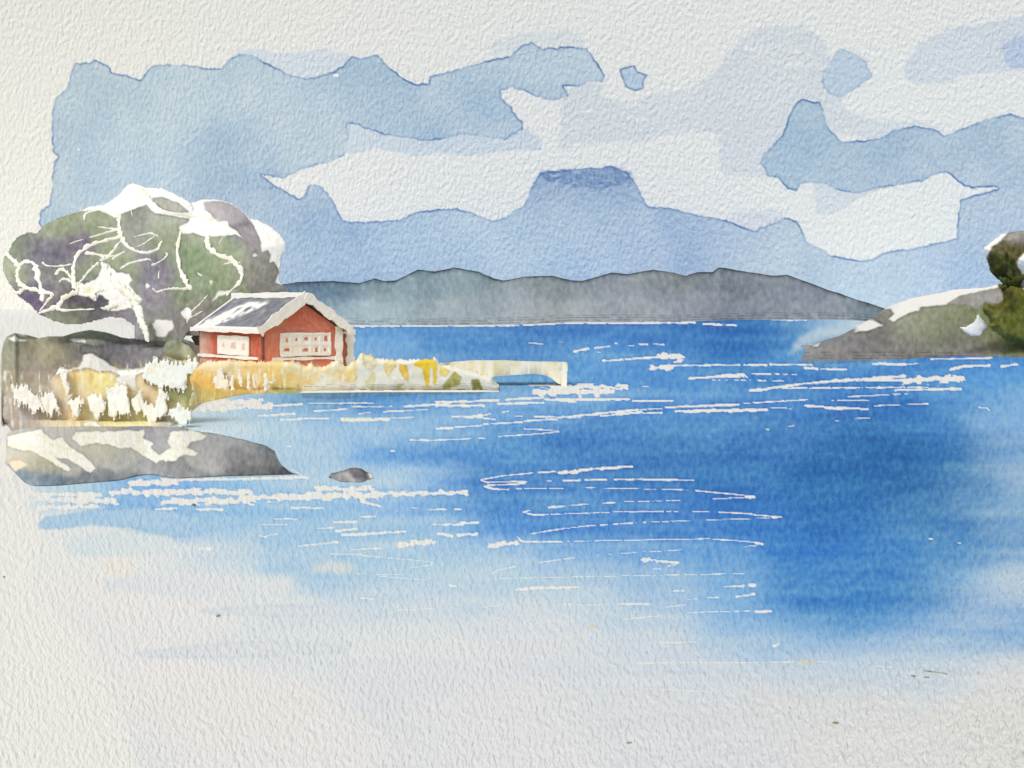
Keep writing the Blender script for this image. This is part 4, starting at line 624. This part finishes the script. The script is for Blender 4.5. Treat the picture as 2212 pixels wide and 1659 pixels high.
# pale green shrub at the left end of the house
Sh = Pig(360, 700, 460, 800, 121); Sh.wash(np.ones((100, 100), np.float32), Sh.field([(380, 740, (110, 118, 98)), (400, 735, (165, 168, 140)), (405, 760, (175, 176, 145)), (425, 745, (178, 172, 150)), (390, 770, (120, 125, 105))], 12, 12, 3), 0, 2, .4, .3)
o, _ = solid('shrub', D3([(1190, 200), (1195, 150), (1230, 115), (1290, 105), (1350, 130), (1400, 160), (1420, 200), (1430, 260), (1400, 280), (1340, 280), (1280, 260), (1210, 235)]), 41.5, .5, 14, Sh, 'foliage_wash', rough=2.5, lump=.12, seed=123)
tag(o, 'small pale olive shrub against the left end of the red house', 'shrub')

# ================================================================ RED HOUSE
th = math.radians(40); K0 = np.array([(567 - HX) / F * 44, 44.0]); gd = np.array([math.cos(th), math.sin(th)]); sd = np.array([-math.sin(th), math.cos(th)])
Wd, Ln = 3.6, 6.0; zE, zR = 1.98, 3.12
def HP(u, v, z): p = K0 + gd * u + sd * v; return (p[0], p[1], z)      # u along the gable, v along the side, z up
house = thing('red_house', HP(Wd / 2, Ln / 2, 0.05), 'small red wooden cottage with grey roof and thick white trim on the left shore', 'house')
rs = np.random.RandomState(5)
def panel(name, pts, col, parent, n=(40, 24), thick=.0, seed=1, mat='wood_paint', colf=None, mm_=.019, var=.10):
    """quad patch p00,p10,p11,p01 subdivided, with pigment varying over it, given thickness along its normal"""
    p = np.array(pts, float); u = np.linspace(0, 1, n[0])[None, :, None]; v = np.linspace(0, 1, n[1])[:, None, None]
    V = (p[0] * (1 - u) + p[1] * u) * (1 - v) + (p[3] * (1 - u) + p[2] * u) * v
    nv = np.cross(p[1] - p[0], p[3] - p[0]); nv /= np.linalg.norm(nv)
    wn = vnoise(n[1], n[0], 10, seed, 3); fn = vnoise(n[1], n[0], 4, seed + 3, 2)
    base = np.array(col, float) / 255 if colf is None else colf(u[..., 0] + 0 * v[..., 0], v[..., 0] + 0 * u[..., 0]) / 255
    c = np.clip(WHITE * np.power(np.clip(base / WHITE, .01, 1.05), (1 + var * 4 * wn + var * 2 * fn)[..., None]), 0, 1)
    lu, lv = np.linalg.norm(p[1] - p[0]), np.linalg.norm(p[3] - p[0])
    ch = np.stack([u[..., 0] * lu / mm_ + 0 * v[..., 0] + seed * 31, v[..., 0] * lv / mm_ + 0 * u[..., 0], np.full((n[1], n[0]), mm_)], -1)
    Q = gridquads(n[1], n[0])[:, ::-1]
    V = V.reshape(-1, 3); N_ = len(V); i = np.arange(N_).reshape(n[1], n[0])
    loop = np.concatenate([i[0, :-1], i[:-1, -1], i[-1, :0:-1], i[:0:-1, 0]]); nx_ = np.roll(loop, -1)
    V2 = np.vstack([V, V - nv * max(thick, .03)])
    Q = np.vstack([Q, Q[:, ::-1] + N_, np.stack([nx_, loop, loop + N_, nx_ + N_], -1)])
    return V2, Q, np.vstack([c.reshape(-1, 3)] * 2), np.vstack([ch.reshape(-1, 3)] * 2)
def merge(name, L, parent, mat='wood_paint'):
    V, Q, c, h = [], [], [], []; n = 0
    for v, q_, cc, hh in L: V.append(v); Q.append(q_ + n); c.append(cc); h.append(hh); n += len(v)
    return mesh(name, np.vstack(V), np.vstack(Q), np.vstack(c), np.vstack(h), mat, parent, smooth=False)
RED = (186, 96, 74)
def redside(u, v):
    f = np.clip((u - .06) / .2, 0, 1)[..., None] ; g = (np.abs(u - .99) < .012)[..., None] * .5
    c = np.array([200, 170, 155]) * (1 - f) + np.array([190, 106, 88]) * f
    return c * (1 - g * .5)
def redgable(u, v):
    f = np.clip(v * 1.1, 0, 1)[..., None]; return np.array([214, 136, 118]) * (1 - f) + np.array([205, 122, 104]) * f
# walls: side (two faces), gable as wall quad + triangle strip
wl_ = [panel('w', [HP(0, Ln, 0), HP(0, 0, 0), HP(0, 0, zE), HP(0, Ln, zE)], RED, None, (110, 50), colf=redside, seed=2, thick=.08),
       panel('w', [HP(0, 0, 0), HP(Wd, 0, 0), HP(Wd, 0, zE), HP(0, 0, zE)], RED, None, (90, 50), colf=lambda u, v: redgable(u, v * .5), seed=3, thick=.08),
       panel('w', [HP(0, 0, zE), HP(Wd, 0, zE), HP(Wd / 2 + .02, 0, zR), HP(Wd / 2 - .02, 0, zR)], RED, None, (90, 40), colf=lambda u, v: redgable(u, .5 + v * .5), seed=4, thick=.08),
       panel('w', [HP(Wd, 0, 0), HP(Wd, Ln, 0), HP(Wd, Ln, zE), HP(Wd, 0, zE)], RED, None, (30, 20), seed=5, thick=.08),
       panel('w', [HP(Wd, Ln, 0), HP(0, Ln, 0), HP(0, Ln, zE), HP(Wd, Ln, zE)], RED, None, (30, 20), seed=6, thick=.08),
       panel('w', [HP(Wd, Ln, zE), HP(0, Ln, zE), HP(Wd / 2 - .02, Ln, zR), HP(Wd / 2 + .02, Ln, zR)], RED, None, (30, 20), seed=7, thick=.08)]
merge('wall', wl_, house)
def board(pa, pb, w, nrm, t, seed, col=(246, 246, 244), n=(60, 8)):
    pa, pb = np.array(pa, float), np.array(pb, float); d = pb - pa; d /= np.linalg.norm(d); nrm = np.array(nrm, float)
    up = np.cross(nrm, d); up /= np.linalg.norm(up)
    r = np.random.RandomState(seed)
    pts = [pa - up * w / 2, pb - up * w / 2, pb + up * w / 2, pa + up * w / 2]
    V, Q, c, h = panel('b', [p + nrm * t / 2 for p in pts], col, None, n, thick=t, seed=seed, var=.12)
    N_ = n[0] * n[1]; wob = (vnoise(1, n[0], 6, seed, 2)[0] * w * .5)
    for L in (0, N_):
        for row, sg in ((0, 1), (n[1] - 1, -1)):
            idx = L + row * n[0] + np.arange(n[0]); V[idx] += up * (wob * sg)[:, None]
    return V, Q, c, h
ng = np.array([gd[1], -gd[0], 0]); ns = np.array([-gd[0], -gd[1], 0])    # outward normals: gable face (+u x z), side face
ng = np.array([-sd[0], -sd[1], 0]); ns = np.array([-gd[0], -gd[1], 0])
ov = .28; e = .22
zr, ze = 3.40, 2.02       # roof surface at ridge and at eave edge
def roofcol(u, v):
    st_ = ((np.abs(u - .14 - .42 * v) < .17) & (v < .78)) * 1.0
    n = vnoise(v.shape[0], v.shape[1], 9, 77, 3)
    st_ = np.clip(blur(st_.astype(np.float32), 3) * (n * 6 + 1.2), 0, 1)[..., None]
    rim = ((v < .07) | (u > .965) | (v > .965) | (u < .03))[..., None] * 1.0
    k = np.maximum(st_, rim)
    return np.array([122, 124, 131]) * (1 - k) + np.array([222, 223, 222]) * k
rl_ = [panel('r', [HP(-e, Ln + ov, ze), HP(-e, -ov, ze), HP(Wd / 2, -ov, zr), HP(Wd / 2, Ln + ov, zr)], (122, 124, 131), None, (140, 60), colf=roofcol, seed=12, thick=.12, var=.14),
       panel('r', [HP(Wd + e, -ov, ze), HP(Wd + e, Ln + ov, ze), HP(Wd / 2, Ln + ov, zr), HP(Wd / 2, -ov, zr)], (122, 124, 131), None, (40, 30), seed=13, thick=.12)]
merge('roof', rl_, house)
for s_, (pa, pb) in enumerate(((HP(-e - .08, -ov - .05, ze - .06), HP(Wd / 2 + .05, -ov - .05, zr - .0)), (HP(Wd / 2 - .05, -ov - .08, zr - .0), HP(Wd + e + .1, -ov - .08, ze - .06)))):
    merge('barge_board', [board(pa, pb, .40, ng, .07, 20 + s_)], house)
merge('ridge_cap', [board(HP(Wd / 2 - .06, Ln + ov, zr + .04), HP(Wd / 2 - .06, -ov, zr + .04), .20, ns, .16, 23)], house)
merge('eave_board', [board(HP(-e - .06, Ln + ov, ze - .06), HP(-e - .06, -ov, ze - .06), .17, ns, .05, 24)], house)
merge('eave_board', [board(HP(Wd + e + .06, -ov, ze - .06), HP(Wd + e + .06, Ln + ov, ze - .06), .17, -ns, .05, 25)], house)
merge('base_board', [board(HP(-.05, Ln, .82), HP(-.05, .3, .86), .12, ns, .05, 26), board(HP(.4, -.05, .84), HP(Wd, -.05, .80), .12, ng, .05, 27)], house)
merge('corner_board', [board(HP(Wd - .12, -.07, 0), HP(Wd - .12, -.07, zE + .15), .30, ng, .06, 28, n=(40, 6))], house)
merge('corner_board', [board(HP(0.02, -.03, 0), HP(0.02, -.03, zE - .05), .05, ng, .06, 29, col=(120, 80, 75), n=(40, 4))], house)
def window(u0, u1, z0, z1, cols, rows_, nrm, axis_, seed):
    """white frame with thick glazing bars round small reddish panes"""
    def q_(a, z, d):
        p = HP(a, 0, z) if axis_ == 'g' else HP(0, a, z); return tuple(np.array(p) + nrm * d)
    L = []; aw = (u1 - u0) / cols; ah = (z1 - z0) / rows_; s = 1 if axis_ == 'g' else -1
    a0, a1 = (u0, u1)
    if axis_ != 'g': a0, a1 = u1, u0
    L.append(panel('f', [q_(a0, z0, .07), q_(a1, z0, .07), q_(a1, z1, .07), q_(a0, z1, .07)], (244, 244, 241), None, (50, 24), thick=.06, seed=seed, var=.2))
    r = np.random.RandomState(seed)
    for i in range(cols + 1):
        a = a0 + (a1 - a0) * i / cols
        L.append(board(q_(a, z0 - .03, .082), q_(a, z1 + .05, .082), .10, nrm, .02, seed + i, n=(14, 4)))
    for j in range(rows_ + 1):
        z = z0 + (z1 - z0) * j / rows_
        L.append(board(q_(a0, z, .085), q_(a1, z, .085), .11, nrm, .02, seed + 20 + j, n=(30, 4)))
    w = merge('window', L, house)
    for i in range(cols):
        for j in range(rows_):
            if r.rand() < .12: continue
            ca = a0 + (a1 - a0) * (i + .5) / cols + (r.rand() - .5) * .06; cz = z0 + (z1 - z0) * (j + .5) / rows_ + (r.rand() - .5) * .05
            wa, wz = aw * (.1 + .2 * r.rand()), ah * (.12 + .2 * r.rand())
            sg = 1 if a1 > a0 else -1
            p = merge('pane', [panel('p', [q_(ca - sg * wa, cz - wz * .8, .078), q_(ca + sg * wa, cz - wz, .078), q_(ca + sg * wa * .8, cz + wz, .078), q_(ca - sg * wa * .6, cz + wz * .7, .078)], (192, 120, 104) if axis_ == 'g' else (216, 190, 184), None, (8, 8), thick=.03, seed=seed + 50 + i * 3 + j)], w); p.location = (0, 0, 0)
    return w
w1 = window(.78, 3.05, .98, 1.83, 5, 2, ng, 'g', 31); w1['label'] = 'large white many-paned window in the gable wall'
w2 = window(1.1, 3.9, .98, 1.68, 3, 1, ns, 's', 41); w2['label'] = 'small white window in the side wall'
# narrow porch at the right end of the gable
pu = Wd + .02
pl = [panel('p', [HP(pu, .35, 0), HP(pu + .75, .35, 0), HP(pu + .75, .35, 1.75), HP(pu, .35, 1.9)], (206, 122, 104), None, (20, 30), seed=51, thick=.06),
      panel('p', [HP(pu + .75, .35, 0), HP(pu + .75, 1.9, 0), HP(pu + .75, 1.9, 1.75), HP(pu + .75, .35, 1.75)], (206, 122, 104), None, (10, 20), seed=52, thick=.06)]
po = merge('porch', pl, house)
for s_, (uu, ww) in enumerate(((pu + .14, .16), (pu + .62, .40))):
    b_ = merge('post', [board(HP(uu, .27, 0), HP(uu, .27, 2.0), ww, ng, .07, 60 + s_, n=(40, 6))], po); b_.location = (0, 0, 0)
b_ = merge('lintel', [board(HP(pu - .1, .26, 1.93), HP(pu + .86, .26, 1.86), .24, ng, .09, 64, n=(20, 6))], po); b_.location = (0, 0, 0)

# ================================================================ JETTY
Jp = Pig(960, 770, 1240, 860, 131, base=np.array([222, 220, 208]) / 255)
Jp.wash(np.clip(Jp.n3 * 3 + .3, 0, 1), (214, 208, 172), 0); Jp.wash(np.clip(Jp.n2 * 3 - .3, 0, 1), (196, 186, 130), 0, a=.6)
jt = [(960, 788), (1020, 785), (1080, 782), (1225, 785)]; 
for off, s_ in ((1.5, .4), (8, .3), (22, .3), (27, .25)):
    k = np.clip(1 - np.abs(Jp.yy + Jp.y0 - 785 - off - 3 * Jp.by) / 1.2, 0, 1) * s_ * (Jp.n2 > -.15); Jp.a *= (1 - k)[..., None]
je = thing('jetty', (float(P(1150, 830, 41.8)[0]), 41.8, 0), 'short cream wooden jetty on one end post, reaching right from the golden reeds', 'jetty')
def bar(name, poly, y0, y1, parent, pig):
    """a squared timber body: outline given its width from y0 back to y1"""
    nz = 14; p = np.array([a[:2] for a in poly], float); m_ = []
    for a, b in zip(p, np.roll(p, -1, 0)): 
        k_ = max(1, int(np.hypot(*(b - a)) / 3)); m_ += [a + (b - a) * t for t in np.arange(k_) / k_]
    p = np.array(m_); n = len(p); rings = []
    r = np.random.RandomState(9); p = p + (r.rand(n, 2) - .5) * .8
    for t in np.linspace(0, 1, nz):
        v = P(p[:, 0], p[:, 1], y0); v[:, 1] = y0 + (y1 - y0) * t; rings.append(v)
    V = np.concatenate(rings); Q = []
    for i in range(nz - 1):
        for j in range(n): Q.append((i * n + j, i * n + (j + 1) % n, (i + 1) * n + (j + 1) % n, (i + 1) * n + j))
    c = pig.at(np.tile(p[:, 0], nz), np.tile(p[:, 1], nz)); ch = np.column_stack([np.tile(p[:, 0], nz) + np.repeat(np.arange(nz), n) * 3, np.tile(p[:, 1], nz), np.full(n * nz, y0 / F)])
    o = mesh(name, V, Q, c, ch, 'wood_paint', parent, smooth=False)
    # end caps: front and back faces as dense strips through a bmesh fill
    import bmesh
    bm = bmesh.new(); bm.from_mesh(o.data); bm.verts.ensure_lookup_table()
    bm.faces.new([bm.verts[j] for j in range(n)]); bm.faces.new([bm.verts[(nz - 1) * n + j] for j in range(n - 1, -1, -1)])
    bmesh.ops.triangulate(bm, faces=[f for f in bm.faces if len(f.verts) > 4]); bmesh.ops.recalc_face_normals(bm, faces=bm.faces)
    bm.to_mesh(o.data); bm.free(); return o
bar('deck', D4([(985, 300), (1090, 286), (1240, 276), (1450, 275), (1700, 283), (1947, 288), (1947, 345), (1850, 372), (1700, 362), (1400, 382), (1385, 440), (1000, 440)]), 41.0, 42.2, je, Jp)
bar('post', D4([(1898, 340), (1944, 340), (1940, 520), (1900, 520)]), 40.96, 41.2, je, Jp)
bar('post', D4([(1900, 340), (1944, 340), (1940, 520), (1900, 520)]), 42.05, 42.24, je, Jp)
bar('brace', D4([(1700, 362), (1790, 358), (1900, 340), (1905, 445), (1870, 430), (1830, 395), (1780, 372)]), 40.98, 41.14, je, Jp)

# ================================================================ RIGHT TREE, shrub and white stone on the headland
Rp = Pig(2100, 440, 2560, 800, 141)
Rp.wash(np.ones((Rp.h, Rp.w), np.float32), np.array([4, -4, 6]) / 255 + Rp.field([(x, y, c) for (x, y), c in zip(H5([(1930, 400), (2000, 450), (2000, 320), (2100, 400), (2060, 280), (2180, 300), (2130, 190), (2200, 195), (2060, 520), (2100, 620), (2050, 700), (2200, 700), (2100, 800), (2150, 900), (2180, 1000), (2400, 400), (2700, 500), (2500, 700), (2600, 300)]),
    [(60, 70, 32), (82, 92, 30), (72, 78, 42), (60, 68, 22), (85, 90, 50), (68, 74, 35), (120, 118, 112), (105, 105, 100), (52, 60, 30), (100, 105, 55), (75, 82, 35), (92, 100, 30), (78, 86, 28), (92, 102, 35), (100, 110, 45), (80, 90, 35), (70, 80, 32), (88, 96, 36), (95, 100, 60)])], 16, 16, 3), 0, 2, .3, .3)
wht = Rp.mask([H5([(1860, 300), (1960, 228), (2020, 175), (2100, 160), (2060, 200), (2020, 245), (1940, 300), (1905, 390), (1880, 360)]), H5([(2148, 430), (2170, 395), (2212, 350), (2300, 380), (2320, 600), (2212, 662), (2185, 620), (2212, 560), (2190, 500), (2165, 470)])], 1.5, 1)
Rp.a = Rp.a * (1 - wht[..., None]) + np.array([224, 223, 220]) / 255 * wht[..., None]
Rp.wash(Rp.mask([H5([(2020, 243), (2090, 172), (2200, 156), (2330, 170), (2330, 215), (2212, 228), (2120, 245)])], 1, 1), (135, 132, 125), .3, ecol=(60, 60, 55))
t3 = thing('tree', P(2178, 745, 66), 'dark olive green tree cut off by the right edge, on the headland', 'tree')
solid('crown', H5([(1868, 310), (1960, 232), (2020, 186), (2090, 172), (2200, 156), (2340, 165), (2520, 190), (2750, 280), (2900, 420), (2880, 580), (2700, 680), (2450, 720), (2250, 712), (2050, 700), (2000, 640), (2030, 600), (1985, 570), (1930, 520), (1905, 440), (1890, 380)]), 66, 1.8, 90, Rp, 'foliage_wash', t3, par=True, rough=1.5, lump=.1, seed=151)
tube('trunk', [(x, y, w) for x, y, w in H5([(2110, 560, 22), (2105, 680, 26), (2110, 800, 30), (2120, 1000, 36)])], (64.6, 66.5), 'foliage_wash', t3, col=(92, 100, 42), tint=(60, 66, 30), off=0)
for l in ([(2110, 640, 16), (2060, 600, 12), (2000, 560, 6)], [(2120, 600, 14), (2200, 560, 12), (2330, 500, 8)], [(2110, 560, 14), (2080, 430, 10), (2060, 340, 5)]):
    tube('limb', H5(l), (64.8, 64.0), 'foliage_wash', t3, col=(72, 80, 34), tint=(50, 56, 26), off=0)
o, _ = solid('shrub', H5([(1860, 830), (1880, 770), (1960, 790), (2030, 740), (2040, 660), (2100, 620), (2200, 640), (2350, 700), (2450, 850), (2450, 1050), (2300, 1130), (2150, 1120), (2050, 1080), (1960, 1010), (1900, 960), (1930, 930)]), 64.2, .9, 22, Rp, 'foliage_wash', rough=3, lump=.12, seed=155)
tag(o, 'olive green bush at the foot of the dark tree on the headland', 'shrub')
Wp = Pig(2050, 660, 2150, 740, 161, base=np.array([224, 223, 220]) / 255)
o, _ = solid('white_stone', H5([(1640, 975), (1720, 965), (1760, 940), (1790, 920), (1820, 860), (1835, 850), (1850, 890), (1890, 925), (1918, 970), (1870, 1000), (1842, 1047), (1770, 1047), (1710, 1012), (1680, 985)]), 64.6, .12, 10, Wp, 'stone_wash', step=1.4, rough=.5, seed=163)
tag(o, 'small pointed white stone set in the olive slope of the headland', 'stone')

# ================================================================ LIGHT, CAMERA
el, az = 47.0, 206.0      # soft high sun behind the left shoulder of the viewer
scene = bpy.context.scene
wd = bpy.data.worlds.new("World"); scene.world = wd; wd.use_nodes = True
nt = wd.node_tree; bg = nt.nodes['Background']
sk = nt.nodes.new('ShaderNodeTexSky'); sk.sky_type = 'NISHITA'; sk.sun_disc = False; sk.sun_elevation = math.radians(el); sk.sun_rotation = math.radians(az); sk.dust_density = 4
hs = nt.nodes.new('ShaderNodeHueSaturation'); hs.inputs['Saturation'].default_value = .0
nt.links.new(sk.outputs[0], hs.inputs['Color']); nt.links.new(hs.outputs[0], bg.inputs['Color']); bg.inputs['Strength'].default_value = .15
sl = bpy.data.lights.new('sun', 'SUN'); sl.energy = 1.0; sl.angle = math.radians(15); sl.color = (1, .95, .88)
so = bpy.data.objects.new('sun', sl); C.objects.link(so)
d = np.array([math.sin(math.radians(az)) * math.cos(math.radians(el)), math.cos(math.radians(az)) * math.cos(math.radians(el)), math.sin(math.radians(el))])
from mathutils import Vector
so.rotation_euler = Vector(d).to_track_quat('Z', 'Y').to_euler()
cam = bpy.data.cameras.new('camera'); co = bpy.data.objects.new('camera', cam); C.objects.link(co); scene.camera = co
co.location = (0, 0, CH); co.rotation_euler = (math.radians(90), 0, 0)
cam.sensor_width = 36; cam.lens = 36 * F / 2211; cam.shift_y = -(829.5 - HY) / 2211; cam.clip_end = 6000; cam.clip_start = .1
scene.view_settings.view_transform = 'Standard'; scene.view_settings.look = 'None'; scene.view_settings.exposure = -0.17; scene.view_settings.gamma = 1
